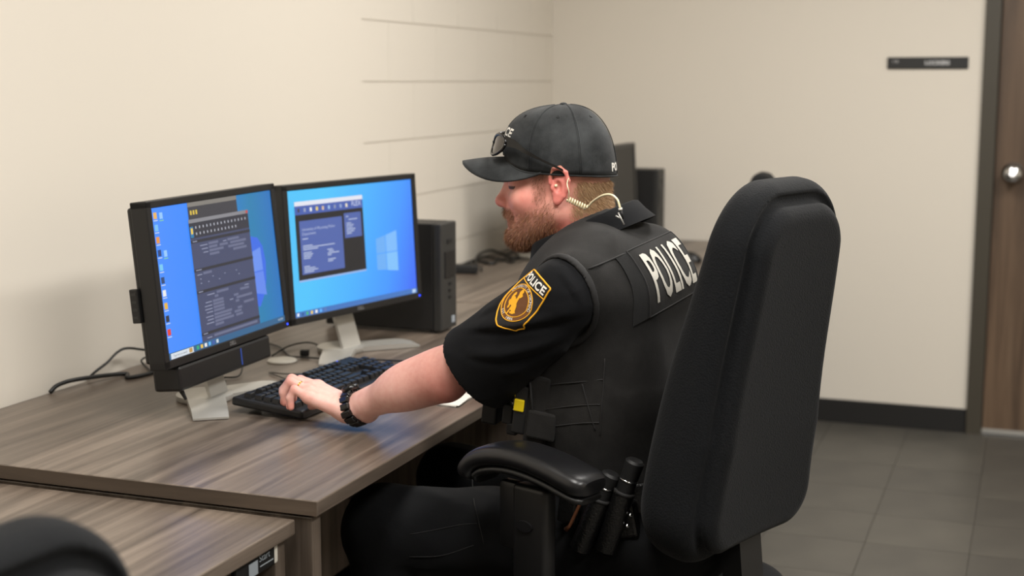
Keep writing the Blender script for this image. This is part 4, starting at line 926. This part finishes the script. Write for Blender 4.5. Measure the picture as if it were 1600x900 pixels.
class Decal:
    """lays flat drawings on a cloth surface"""
    def __init__(s, bvh, o, U, V, N, dist=0.09): s.b, s.o, s.U, s.V, s.N, s.dist = bvh, np.asarray(o), np.asarray(U), np.asarray(V), np.asarray(N), dist
    def at(s, uv, off):
        out = []
        for u, v in uv:
            p = s.o+s.U*u+s.V*v; h_, n_ = hit(s.b, p+s.N*s.dist, -s.N, s.dist*2.5)
            if h_ is None: h_, n_ = p, s.N
            out.append(h_+s.N*off)
        return np.array(out)
    def grid(s, inside, u0, u1, v0, v1, h, off):
        nu, nv = int((u1-u0)/h)+1, int((v1-v0)/h)+1; uv = [(u0+i*h, v0+j*h) for j in range(nv+1) for i in range(nu+1)]; P = s.at(uv, off); Fc = []
        for j in range(nv):
            for i in range(nu):
                if inside(u0+(i+.5)*h, v0+(j+.5)*h): a = j*(nu+1)+i; Fc.append([a, a+1, a+nu+2, a+nu+1])
        use = sorted({i for f in Fc for i in f}); mp_ = {k: i for i, k in enumerate(use)}
        return P[use], [[mp_[i] for i in f] for f in Fc]
    def line(s, uv, r, off, closed=False, n=6):
        if closed: uv = list(uv)+[uv[0]]
        uv = np.asarray(uv, float); L_ = np.r_[0, np.cumsum(np.linalg.norm(np.diff(uv, axis=0), axis=1))]; k = max(4, int(L_[-1]/0.003))
        t = np.linspace(0, L_[-1], k); q = np.c_[np.interp(t, L_, uv[:, 0]), np.interp(t, L_, uv[:, 1])]
        return MB().tube(s.at(q, off), r, n, caps=not closed)
    def text(s, t, size, o, off, ang=0.0, mb=None, **k):
        V, Fc = text_mesh(t, size, **k); c, q = math.cos(ang), math.sin(ang); W = np.c_[V[:, 0]*c-V[:, 1]*q+o[0], V[:, 0]*q+V[:, 1]*c+o[1]]
        mb = mb or MB(); return mb.add(s.at(W, off), Fc)
def inpoly(pts):
    P = np.asarray(pts)
    def f(u, v):
        c = False; j = len(P)-1
        for i in range(len(P)):
            if (P[i][1] > v) != (P[j][1] > v) and u < (P[j][0]-P[i][0])*(v-P[i][1])/(P[j][1]-P[i][1])+P[i][0]: c = not c
            j = i
        return c
    return f
def bld(mb, name, m, parent, smooth=True): return mb.build(name, m, parent, smooth, sub=PB)
# shoulder patch
P0, N0 = pix_hit(BV_shirt, 815, 465)
Nn = np.mean([pix_hit(BV_shirt, *q)[1] for q in ((815, 465), (800, 450), (835, 450), (795, 480), (830, 485))], 0); Nn /= np.linalg.norm(Nn)
Uu = RT*0.804-UP*0.595; Uu -= Nn*(Uu @ Nn); Uu /= np.linalg.norm(Uu); Vv = np.cross(Nn, Uu)
pk = np.linalg.norm(P0-OC)/F*1.03
dc = Decal(BV_shirt, P0, Uu, Vv, Nn)
shield = [(-34,40),(-18,43),(0,44),(18,43.5),(37,41.5),(36,20),(34,-20),(30,-33),(20,-45),(8,-53),(-2,-57),(-13,-52),(-24,-43),(-31,-32),(-34,-20),(-35,20)]
shield = [(u*pk, v*pk) for u, v in shield]
V, Fc = dc.grid(inpoly(shield), -0.045, 0.045, -0.07, 0.055, 0.0018, 0.0010)
pat = part('shoulder_patch', V, Fc, 'patch_black'); pat['label'] = 'black shield patch with gold border'
bld(dc.line(shield, 0.0016, 0.0010, True), 'border', 'patch_gold', pat)
bld(dc.line([(-34*pk, 21.5*pk), (36*pk, 21.5*pk)], 0.0010, 0.0010), 'border', 'patch_gold', pat)
bld(dc.text('POLICE', 18*pk, (1.5*pk, 31*pk), 0.0019, offset=0.0007, spacing=1.06), 'lettering', 'patch_white', pat)
cc = np.array([-2.0*pk, -11*pk]); ro, ri = 30.5*pk, 23.5*pk
circ = lambda r, n=48: [(cc[0]+r*math.cos(2*PI*k/n), cc[1]+r*math.sin(2*PI*k/n)) for k in range(n)]
V, Fc = dc.grid(inpoly(circ(ro)), cc[0]-ro, cc[0]+ro, cc[1]-ro, cc[1]+ro, 0.0018, 0.0015); part('roundel', V, Fc, 'patch_brown', pat)
for r in (ro, ri): bld(dc.line(circ(r), 0.0009, 0.0016, True), 'ring', 'patch_gold', pat)
def arc_text(t, r, a0, a1, size, flip=False):
    mb = MB()
    for k, ch in enumerate(t):
        if ch == ' ': continue
        a = math.radians(a0+(a1-a0)*k/(len(t)-1)); dc.text(ch, size, (cc[0]+r*math.cos(a), cc[1]+r*math.sin(a)), 0.0022, a+(PI/2 if flip else -PI/2), mb=mb)
    return mb
bld(arc_text('UNIVERSITY OF WYOMING', 27*pk, 160, 8, 6.6*pk), 'lettering', 'patch_white', pat)
bld(arc_text('EST. 1886', 27*pk, 238, 302, 6.4*pk, True), 'lettering', 'patch_white', pat)
hz = [(455,438),(470,434),(482,442),(481,468),(466,482),(474,505),(452,517),(436,519),(421,545),(411,570),(416,600),(404,640),(409,660),(380,669),(350,660),(340,647),(362,636),(347,624),(331,650),(316,667),(311,655),(343,602),(353,585),(340,574),(322,602),(307,606),(304,590),(317,570),(307,545),(311,520),(329,519),(334,490),(354,465),(375,449),(391,460),(386,482),(365,491),(386,499),(396,526),(410,509),(425,480),(428,458)]
hzu = [((((740+a/6.0)-815)*0.804+((380+b/6.0)-465)*0.595)*pk, (((740+a/6.0)-815)*0.595-((380+b/6.0)-465)*0.804)*pk) for a, b in hz]
V, Fc = dc.grid(inpoly(hzu), -0.03, 0.03, -0.045, 0.03, 0.0006, 0.0022); part('bucking_horse_emblem', V, Fc, 'patch_gold', pat)
# back panel
NB = np.array([0, -0.86, 0.51]); VB = np.array([0, 0.51, 0.86]); UB = np.array([1.0, 0, 0])
PZ = pix_hit(BV_vest, 1019, 454)[0]
dz_ = (PZ[2]-(0.575+0.0))*0
h0, _ = hit(BV_vest, np.array([2.424, 0.3, PZ[2]+0.027]), (0, 1, 0))
bkd = Decal(BV_vest, h0, UB, VB, NB, 0.12)
bw, bh = 0.118, 0.060
V, Fc = bkd.grid(lambda u, v: True, -bw+0.028, bw, -bh, bh*0.98, 0.006, 0.0035); bp_ = part('back_panel', V, Fc, 'vest_cloth'); bp_['label'] = 'dark panel with grey police lettering'
V, Fc = bkd.grid(lambda u, v: True, -bw, -bw+0.026, -bh, bh*0.98, 0.005, 0.003); part('fastener_strip', V, Fc, 'velcro', bp_)
bld(bkd.line([(-bw+0.028, -bh), (bw, -bh), (bw, bh), (-bw+0.028, bh)], 0.0016, 0.0032, True), 'edging', 'binding', bp_)
V, Fc = text_mesh('POLICE', 0.10, offset=0.0016, spacing=1.0); sx = (2*bw-0.058)/(V[:, 0].max()-V[:, 0].min()); sy = 0.092/(V[:, 1].max()-V[:, 1].min())
V = np.c_[(V[:, 0]-V[:, 0].mean()*0-(V[:, 0].max()+V[:, 0].min())/2)*sx+0.016, (V[:, 1]-(V[:, 1].max()+V[:, 1].min())/2)*sy]
bm = bmesh.new(); vv = [bm.verts.new((a, b, 0)) for a, b in V]
for f in Fc:
    try: bm.faces.new([vv[i] for i in f])
    except ValueError: pass
for _ in range(3):
    long_ = [e for e in bm.edges if e.calc_length() > 0.012]
    if long_: bmesh.ops.subdivide_edges(bm, edges=long_, cuts=1); bmesh.ops.triangulate(bm, faces=[f for f in bm.faces if len(f.verts) > 4])
bm.verts.index_update(); V2 = bkd.at([(v.co.x, v.co.y) for v in bm.verts], 0.0052); F2 = [[v.index for v in f.verts] for f in bm.faces]; bm.free()
part('lettering', V2, F2, 'reflective_white', bp_, False)
# vest seams traced on its surface
def seam(px, r=0.0016, m='binding', nm='seam', bvh=BV_vest, off=0.0006):
    P = [pix_hit(bvh, a, b) for a, b in px]; P = [p+n*off for p, n in P if p is not None]
    if len(P) > 2: bld(MB().tube(catmull(P, 6), r, 6), nm, m, vest)
seam([(890,430),(920,420),(950,408),(980,395),(1010,385),(1040,379)], 0.0018)
seam([(945,560),(943,600),(940,640),(938,680)], 0.0012)
seam([(838,605),(870,600),(905,597),(942,593)], 0.0014); seam([(850,640),(880,636),(910,633),(938,632)], 0.0012); seam([(850,668),(880,664),(910,661),(936,660)], 0.0012)
seam([(910,600),(915,620),(922,645),(930,672)], 0.0012)

# --- collar
CF, CB = np.array([2.472, 0.878, 1.100]), np.array([2.476, 0.690, 1.172]); cm = (CF+CB)/2; df = (CF-CB); ca = np.linalg.norm(df)/2; df /= 2*ca; cx_ = np.array([1.0, 0, 0]); cn = np.cross(cx_, df)
prof = [(-0.010, -0.045), (-0.004, -0.012), (-0.001, 0.0), (0.002, 0.0035), (0.006, 0.001), (0.011, -0.018), (0.018, -0.037), (0.0155, -0.038), (0.007, -0.018), (0.002, -0.006), (-0.006, -0.045)]
n = 56; V = []
for i in range(n):
    t = 2*PI*i/n; ct, st_ = math.cos(t), math.sin(t); d = df*ct*ca+cx_*st_*0.082; out = df*ct*0.082+cx_*st_*ca; out /= np.linalg.norm(out)
    fr = max(0.0, ct)**3; bk = max(0.0, -ct)
    for o_, h_ in prof: V.append(cm+d+out*(o_*(1+0.8*bk))+cn*(h_*(1-0.35*fr)+0.010*bk-0.004*fr)+df*0.0)
k = len(prof); Fc = [[i*k+j, ((i+1) % n)*k+j, ((i+1) % n)*k+(j+1) % k, i*k+(j+1) % k] for i in range(n) for j in range(k)]
col_ = part('collar', V, Fc, 'uniform_cloth'); auto_smooth(col_, 60)

# --- trousers, boots, belt
s = SDF((2.18, 0.42, 0.05), (2.80, 1.36, 0.74), 0.0075)
s.d = torso(s, 0.009)
s.inter(s.plane((0, 0, 0.69), (0, 0, 1)), 0.01)
for q, kx in ((-1, 2.318), (1, 2.66)):
    hp = np.array([2.47+q*0.092, 0.63, 0.572]); kn_ = np.array([kx, 1.125, 0.562]); an = np.array([kx+q*0.01, 1.10, 0.12])
    s.u(s.cone(hp, kn_, 0.092, 0.074), 0.05); s.u(s.cone(kn_, an, 0.070, 0.060), 0.02)
s.d = s.d-wrinkle(s, 31, 26, (1.2, 0.7, 1.0), 0.007)-wrinkle(s, 33, 60, (1.0, 0.6, 1.0), 0.003)
V, Q_ = s.mesh(); tr_ = part('trousers', V, Q_, 'trouser_cloth')
BV_tr = BVHTree.FromPolygons([tuple(v) for v in V], Q_.tolist())
def tseam(px, r=0.0009):
    P = [pix_hit(BV_tr, a, b) for a, b in px]; P = [p+n*0.0005 for p, n in P if p is not None]
    if len(P) > 2: bld(MB().tube(catmull(P, 5), r, 5), 'seam', 'binding', tr_)
tseam([(738,745),(740,780),(748,815),(756,850)]); tseam([(640,835),(680,828),(720,820),(745,818)]); tseam([(640,870),(690,868),(740,852)])
for q, kx in ((-1, 2.318), (1, 2.66)):
    s = SDF((kx-0.08, 0.98, -0.01), (kx+0.08, 1.36, 0.20), 0.006); x0_ = kx+q*0.01
    s.u(s.cone((x0_, 1.10, 0.17), (x0_, 1.10, 0.06), 0.052, 0.050)); s.u(s.cone((x0_, 1.08, 0.045), (x0_, 1.26, 0.036), 0.045, 0.040), 0.03); s.inter(-s.plane((0, 0, 0.006), (0, 0, 1)), 0.004)
    V, Q_ = s.mesh(); bt_ = part('boot', V, Q_, 'leather'); bld(MB().box((x0_, 1.17, 0.008), (0.088, 0.275, 0.014), bev=0.006), 'sole', 'matte_black', bt_, False)
s = SDF((2.22, 0.42, 0.60), (2.72, 0.96, 0.75), 0.004); s.d = torso(s, 0.024); s.inter(np.abs(s.plane((2.47, 0.66, 0.676), (0, -0.05, 1)))-0.026, 0.004); V, Q_ = s.mesh(); belt = part('duty_belt', V, Q_, 'leather')
XH = 2.262
def holder(pa, pb, pc, r):
    a, b, c = (onx(*p, XH) for p in (pa, pb, pc)); d = (b-a)/np.linalg.norm(b-a)
    hd_ = bld(MB().tube([a, a+d*0.004, b-d*0.002, b], [r*0.8, r, r, r*0.98], 20), 'flashlight_holder', 'leather', belt); auto_smooth(hd_, 40)
    fl = bld(MB().tube([b-d*0.01, b+d*0.02, c, c+d*0.004], [r*0.86, r*0.86, r*0.92, r*0.7], 20), 'flashlight', 'matte_black', belt); auto_smooth(fl, 40)
    bld(MB().tube([b-d*0.004, b+d*0.002], [r*1.05, r*1.05], 20), 'rim', 'binding', hd_)
    bld(MB().tube([b+d*0.022, b+d*0.025], [r*0.93, r*0.93], 20), 'ring', 'chrome', fl)
holder((905, 860), (938, 778), (955, 742), 0.0185); holder((945, 862), (976, 768), (992, 722), 0.0185)
sa, sb_ = onx(890, 752, XH+0.008), onx(885, 830, XH+0.008)
bld(MB().tube([onx(921, 752, XH), onx(905, 790, XH), onx(890, 822, XH), onx(884, 828, XH)], [0.003, 0.003, 0.003, 0.005], 6), 'leather_strap', 'strap_brown', belt)
kp = bld(MB().box(onx(890, 778, XH+0.012), (0.02, 0.036, 0.09), Rx(0.1), 0.006), 'belt_keeper', 'leather', belt, False)
bld(MB().lathe([(0, 0), (0.0068, 0), (0.0062, 0.003), (0.003, 0.004), (0, 0.004)], onx(894, 771, XH-0.002), (-1, 0, 0), 16), 'snap', 'brass', belt)
for px in ((985, 804), (980, 821)): bld(MB().lathe([(0, 0), (0.0042, 0), (0.0038, 0.003), (0, 0.004)], onx(*px, XH), (-1, 0, 0), 14), 'snap', 'chrome', belt)
bld(MB().box(onx(975, 812, XH+0.02), (0.03, 0.05, 0.06), Rx(-0.2), 0.006), 'belt_pouch', 'leather', belt, False)
# gear on the vest front
XG = 2.292
rc_ = onx(842, 640, XG+0.012); tl = Rx(0.12)
rad = bld(MB().box(rc_+np.array([0, 0, 0.0]), (0.03, 0.040, 0.125), tl, 0.005), 'radio_pouch', 'vest_cloth', vest, False)
bld(MB().tube([rc_+np.array([-0.016, 0.012, 0.06]), rc_+np.array([-0.017, 0.004, -0.02])], 0.0022, 6), 'piping', 'binding', rad)
bld(MB().box(onx(846, 665, XG-0.004), (0.012, 0.052, 0.05), tl, 0.004), 'pouch_flap', 'vest_cloth', rad, False)
yc_ = onx(813, 636, XG)
ta = bld(MB().box(yc_+np.array([0.01, 0, -0.005]), (0.026, 0.026, 0.09), tl, 0.004), 'stun_gun', 'matte_black', vest, False)
bld(MB().box(yc_+np.array([-0.004, 0.001, 0.004]), (0.006, 0.019, 0.022), tl, 0.002), 'cartridge', 'yellow_plastic', ta, False)
bld(MB().tube([onx(808, 604, XG), onx(806, 618, XG), onx(807, 628, XG)], 0.0022, 6), 'yellow_tab', 'yellow_plastic', ta)
hc_ = onx(797, 645, XG+0.03)
bk_ = bld(MB().box(hc_, (0.03, 0.02, 0.036), tl, 0.003).box(onx(803, 668, XG+0.03), (0.03, 0.02, 0.022), tl, 0.003), 'buckle', 'matte_black', vest, False)
for a, b in (((800, 625), (803, 636)), ((801, 637), (804, 644)), ((806, 646), (810, 664))): bld(MB().tube([onx(*a, XG+0.012), onx(*b, XG+0.012)], 0.0009, 5), 'buckle_edge', 'chrome', vest)
mp_ = onx(772, 636, 2.36)
po_ = bld(MB().box(mp_, (0.05, 0.030, 0.055), Rx(0.1), 0.004), 'magazine_pouch', 'matte_black', vest, False)
bld(MB().box(mp_+np.array([0, 0.002, 0.027]), (0.054, 0.036, 0.006), Rx(0.1), 0.002), 'pouch_lid', 'matte_black', po_, False)

# --- cap
def capbase(th):
    yb = -0.003+0.1045*math.cos(th); xb = 0.0845*math.sin(th); return np.array([xb, yb, 0.0215+0.09*yb+0.020*max(0, (yb-0.05)/0.05)**2])
TOPC = np.array([0, -0.012, 0.147])
def crown(th, s_, off=0.0):
    b = capbase(th); a = s_*PI/2; ho, ve = math.cos(a)**0.80, math.sin(a)**0.86
    fr = max(0, math.cos(th)); ho2 = ho+0.05*fr*math.sin(2*a)
    p = np.array([b[0]*ho2+TOPC[0]*(1-ho2), b[1]*ho2+TOPC[1]*(1-ho2), b[2]+(TOPC[2]-b[2])*ve])
    c = np.array([0, -0.008, 0.05]); d = p-c; return p+d/np.linalg.norm(d)*off
NT, NS = 96, 22; V = []; Fc = []
for j in range(NS+1):
    for i in range(NT):
        th = 2*PI*i/NT; pk_ = 0.0006*abs(math.sin(3*th)) ; V.append(crown(th, min(j/NS, 0.985), pk_+0.0006*math.sin(7*th+3*j/NS)))
for j in range(NS):
    for i in range(NT): Fc.append([j*NT+i, j*NT+(i+1) % NT, (j+1)*NT+(i+1) % NT, (j+1)*NT+i])
Fc.append([NS*NT+i for i in range(NT)])
m0 = len(V)
for i in range(NT): V.append(crown(2*PI*i/NT, 0.0, -0.004)+np.array([0, 0, 0.004]))
for i in range(NT): Fc.append([i, m0+i, m0+(i+1) % NT, (i+1) % NT])
capv = hw_(V); cap = part('cap', capv, Fc, 'cap_cloth')
BV_cap = BVHTree.FromPolygons([tuple(v) for v in capv], Fc)
for dg in (-60, 60, 0, 180, -113, 113):
    for e in (-0.018, 0.018):
        bld(MB().tube(hw_([crown(math.radians(dg)+e*(1-0.6*t), t, 0.0010) for t in np.linspace(0.02, 0.95, 22)]), 0.0009, 5), 'seam', 'cap_cloth', cap)
bld(MB().tube(hw_([crown(t, 0.0, 0.0012)+np.array([0, 0, 0.002]) for t in np.linspace(0, 2*PI, 60)]), 0.0013, 5), 'sweatband_edge', 'cap_cloth', cap)
bld(MB().lathe([(0, 0), (0.0075, 0), (0.007, 0.003), (0.004, 0.005), (0, 0.0055)], hw_(TOPC-np.array([0, 0, 0.001])), HR @ np.array([0, 0, 1.0]), 16), 'button', 'cap_cloth', cap)
for dg in (-88, -146, -30, 30, 88, 146):
    p = hw_(crown(math.radians(dg), 0.60, 0.0004)); q = hw_(crown(math.radians(dg), 0.60, 0.01)); a_ = (q-p)/np.linalg.norm(q-p); u_ = np.cross(a_, [0, 0, 1]); u_ /= np.linalg.norm(u_); v_ = np.cross(a_, u_)
    bld(MB().tube([p+0.0027*(math.cos(t)*u_+math.sin(t)*v_) for t in np.linspace(0, 2*PI, 17)], 0.0008, 5), 'eyelet', 'binding', cap)
nu, nv = 40, 12; V = []
for lay in (0, 1):
    for j in range(nv+1):
        v = j/nv
        for i in range(nu+1):
            u = -1+2*i/nu; th = math.radians(72)*u; b = capbase(th); L_ = 0.079*(1-abs(u)**2.6); zo = b[2]+0.003-(0.005+0.034*abs(u)**1.5)*(1-abs(u)**3)
            y_ = b[1]-0.004+v*(L_+0.004); z_ = b[2]+0.003+(zo-b[2]-0.003)*(1-(1-v)**1.4)
            V.append((b[0]*(1+0.02*v), y_, z_+0.004*math.sin(v*PI)*0.6-(0.0032 if lay else 0)))
R_ = (nv+1)*(nu+1); Fc = []
for j in range(nv):
    for i in range(nu):
        a = j*(nu+1)+i; Fc += [[a, a+1, a+nu+2, a+nu+1], [R_+a, R_+a+nu+1, R_+a+nu+2, R_+a+1]]
for i in range(nu):
    a = nv*(nu+1)+i; Fc.append([a, a+1, R_+a+1, R_+a])
br = part('brim', hw_(V), Fc, 'cap_cloth', cap)
ND = HR @ np.array([0, 0.93, 0.36]); VD = HR @ np.array([0, -0.36, 0.93])
cd = Decal(BV_cap, hw_([0, 0.075, 0.094]), HR @ np.array([-1.0, 0, 0]), VD, ND, 0.06)
bld(cd.text('POLICE', 0.023, (0, 0.0), 0.0012, offset=0.0008, spacing=1.05), 'lettering', 'patch_white', cap)
cd2 = Decal(BV_cap, hw_([0, -0.10, 0.030]), HR @ np.array([1.0, 0, 0]), HR @ np.array([0, 0, 1.0]), HR @ np.array([0, -1.0, 0]), 0.06)
bld(cd2.text('POLICE', 0.021, (0, 0), 0.0012, offset=0.0008, spacing=1.05), 'lettering', 'patch_white', cap)

# --- sunglasses pushed up on the cap
sgo = hw_([0, 0.10, 0.078]); sgl = thing('sunglasses', 'black wraparound sunglasses resting on the cap above the brim', 'sunglasses', tuple(sgo))
def sg(mb, name, m, parent=sgl, ang=40): o = mb.build(name, m, parent, True, sub=sgo); return o
def lensP(q, a, r):
    ex_ = 0.031*math.cos(a)*r; ez = 0.0185*math.sin(a)*r; px = q*(0.034+ex_); return np.array([px, 0.1195-6.2*px*px-0.30*ez+0.0005, 0.079+ez+0.05*(abs(px)-0.03)])
for q in (-1, 1):
    V = [hw_(lensP(q, 0, 0))]; 
    for r in (0.35, 0.7, 1.0): V += [hw_(lensP(q, 2*PI*k/28, r)) for k in range(28)]
    Fc = [[0, 1+k, 1+(k+1) % 28] for k in range(28)]+[[1+28*l+k, 1+28*(l+1)+k, 1+28*(l+1)+(k+1) % 28, 1+28*l+(k+1) % 28] for l in (0, 1) for k in range(28)]
    fr_ = sg(MB().tube([hw_(lensP(q, 2*PI*k/28, 1.02)) for k in range(29)], 0.0030, 6), 'frame', 'glasses_black')
    sg(MB().add(V, Fc), 'lens', 'lens')
    tp = [lensP(q, 0.35, 1.0), (q*0.074, 0.073, 0.079), (q*0.083, 0.055, 0.066), (q*0.0905, 0.025, 0.050), (q*0.0915, 0.004, 0.0395), (q*0.0895, -0.012, 0.031)]
    P = catmull(tp, 6); k = len(P); V = []
    for i, p in enumerate(P):
        hh_ = 0.0100-0.0078*min(1, i/(k*0.55)); 
        for dz, dx in ((1, 0), (1, 1), (-1, 1), (-1, 0)): V.append(hw_(p+np.array([q*0.0022*dx, 0, dz*hh_])))
    Fc = [[4*i+j, 4*i+(j+1) % 4, 4*i+4+(j+1) % 4, 4*i+4+j] for i in range(k-1) for j in range(4)]+[[0, 1, 2, 3], [4*k-4, 4*k-1, 4*k-2, 4*k-3]]
    tm_ = MB().add(V, Fc).build('temple', 'glasses_black', sgl, sub=sgo); auto_smooth(tm_, 40)
sg(MB().tube(hw_([(-0.006, 0.1195, 0.082), (0, 0.1205, 0.083), (0.006, 0.1195, 0.082)]), 0.0024, 8), 'bridge', 'glasses_black')

# --- earpiece with coiled tube and collar clip
XE = 2.392
ep = bld(MB().lathe([(0, 0), (0.003, 0.001), (0.0032, 0.004), (0.0015, 0.006), (0, 0.006)], hw_([-0.077, 0.002, 0.003]), HR @ np.array([-1.0, 0.1, 0]), 14), 'earpiece', 'clear_tube', per)
bld(MB().tube(catmull([hw_([-0.0865, -0.022, 0.018]), onx(886, 287, XE-0.008), onx(889, 300, XE-0.01), onx(888, 311, XE)], 6), 0.0011, 6), 'clear_tube', 'clear_tube', ep)
a, b = onx(887, 311, XE), onx(917, 325, XE+0.006); d = (b-a)/np.linalg.norm(b-a); u_ = np.cross(d, [0, 0, 1]); u_ /= np.linalg.norm(u_); v_ = np.cross(d, u_)
bld(MB().tube([a+(b-a)*t+0.0042*(math.cos(2*PI*8*t)*u_+math.sin(2*PI*8*t)*v_) for t in np.linspace(0, 1, 130)], 0.0017, 6), 'coil', 'clear_tube', ep)
bld(MB().tube(catmull([b, onx(926, 315, XE), onx(940, 306, XE-0.012), onx(953, 304, XE-0.016), onx(964, 311, XE-0.02), onx(969, 325, XE-0.022)], 8), 0.0021, 8), 'tube', 'clear_tube', ep)
c0, c1 = onx(969, 325, XE-0.022), onx(973, 342, XE-0.02)
bld(MB().tube([c0, c0*0.8+c1*0.2], 0.0038, 10), 'joint', 'white_plastic', ep); bld(MB().tube([c0*0.8+c1*0.2, c1], [0.003, 0.0022], 8), 'connector', 'matte_black', ep)
for p, q in (((966, 332), (975, 351)), ((962, 337), (969, 341))): bld(MB().tube([onx(*p, XE-0.024), onx(*q, XE-0.024)], 0.0015, 6), 'clip', 'silver', ep)

# --- wrist band and ring
wa = (WL-EL)/np.linalg.norm(WL-EL); wc = WL-wa*0.012; u_ = np.cross(wa, [0, 0, 1]); u_ /= np.linalg.norm(u_); v_ = np.cross(u_, wa)
wb = bld(MB().tube([wc+0.0325*math.cos(t)*u_+0.0305*math.sin(t)*v_ for t in np.linspace(0, 2*PI, 33)], 0.0035, 6), 'wrist_watch', 'matte_black', per)
for k in range(15):
    t = 2*PI*k/15; o_ = math.cos(t)*u_+math.sin(t)*v_; Rm = np.stack([wa, np.cross(o_, wa), o_], 1)
    bld(MB().box(wc+0.0345*math.cos(t)*u_+0.0325*math.sin(t)*v_, (0.024, 0.0138, 0.010), Rm, 0.003), 'band_link', 'glasses_black', wb, False)
o_ = 0.25*u_*0-0.0*u_+v_; Rm = np.stack([wa, np.cross(v_, wa), v_], 1)
bld(MB().lathe([(0, 0), (0.017, 0), (0.017, 0.008), (0.014, 0.010), (0, 0.010)], wc+v_*0.0335, v_, 28), 'watch_case', 'glasses_black', wb); bld(MB().lathe([(0.0, 0.0), (0.0135, 0.0), (0.0135, 0.0006), (0, 0.0006)], wc+v_*0.0437, v_, 24), 'watch_glass', 'lens', wb)
p, q = JL['ring'][0], JL['ring'][1]; d = (q-p)/np.linalg.norm(q-p); u_ = np.cross(d, [1, 0, 0]); u_ /= np.linalg.norm(u_); v_ = np.cross(d, u_); rc_ = p+(q-p)*0.52
bld(MB().tube([rc_+0.0098*(math.cos(t)*u_+math.sin(t)*v_)+d*0.0 for t in np.linspace(0, 2*PI, 33)], 0.0015, 8), 'finger_ring', 'gold', per)
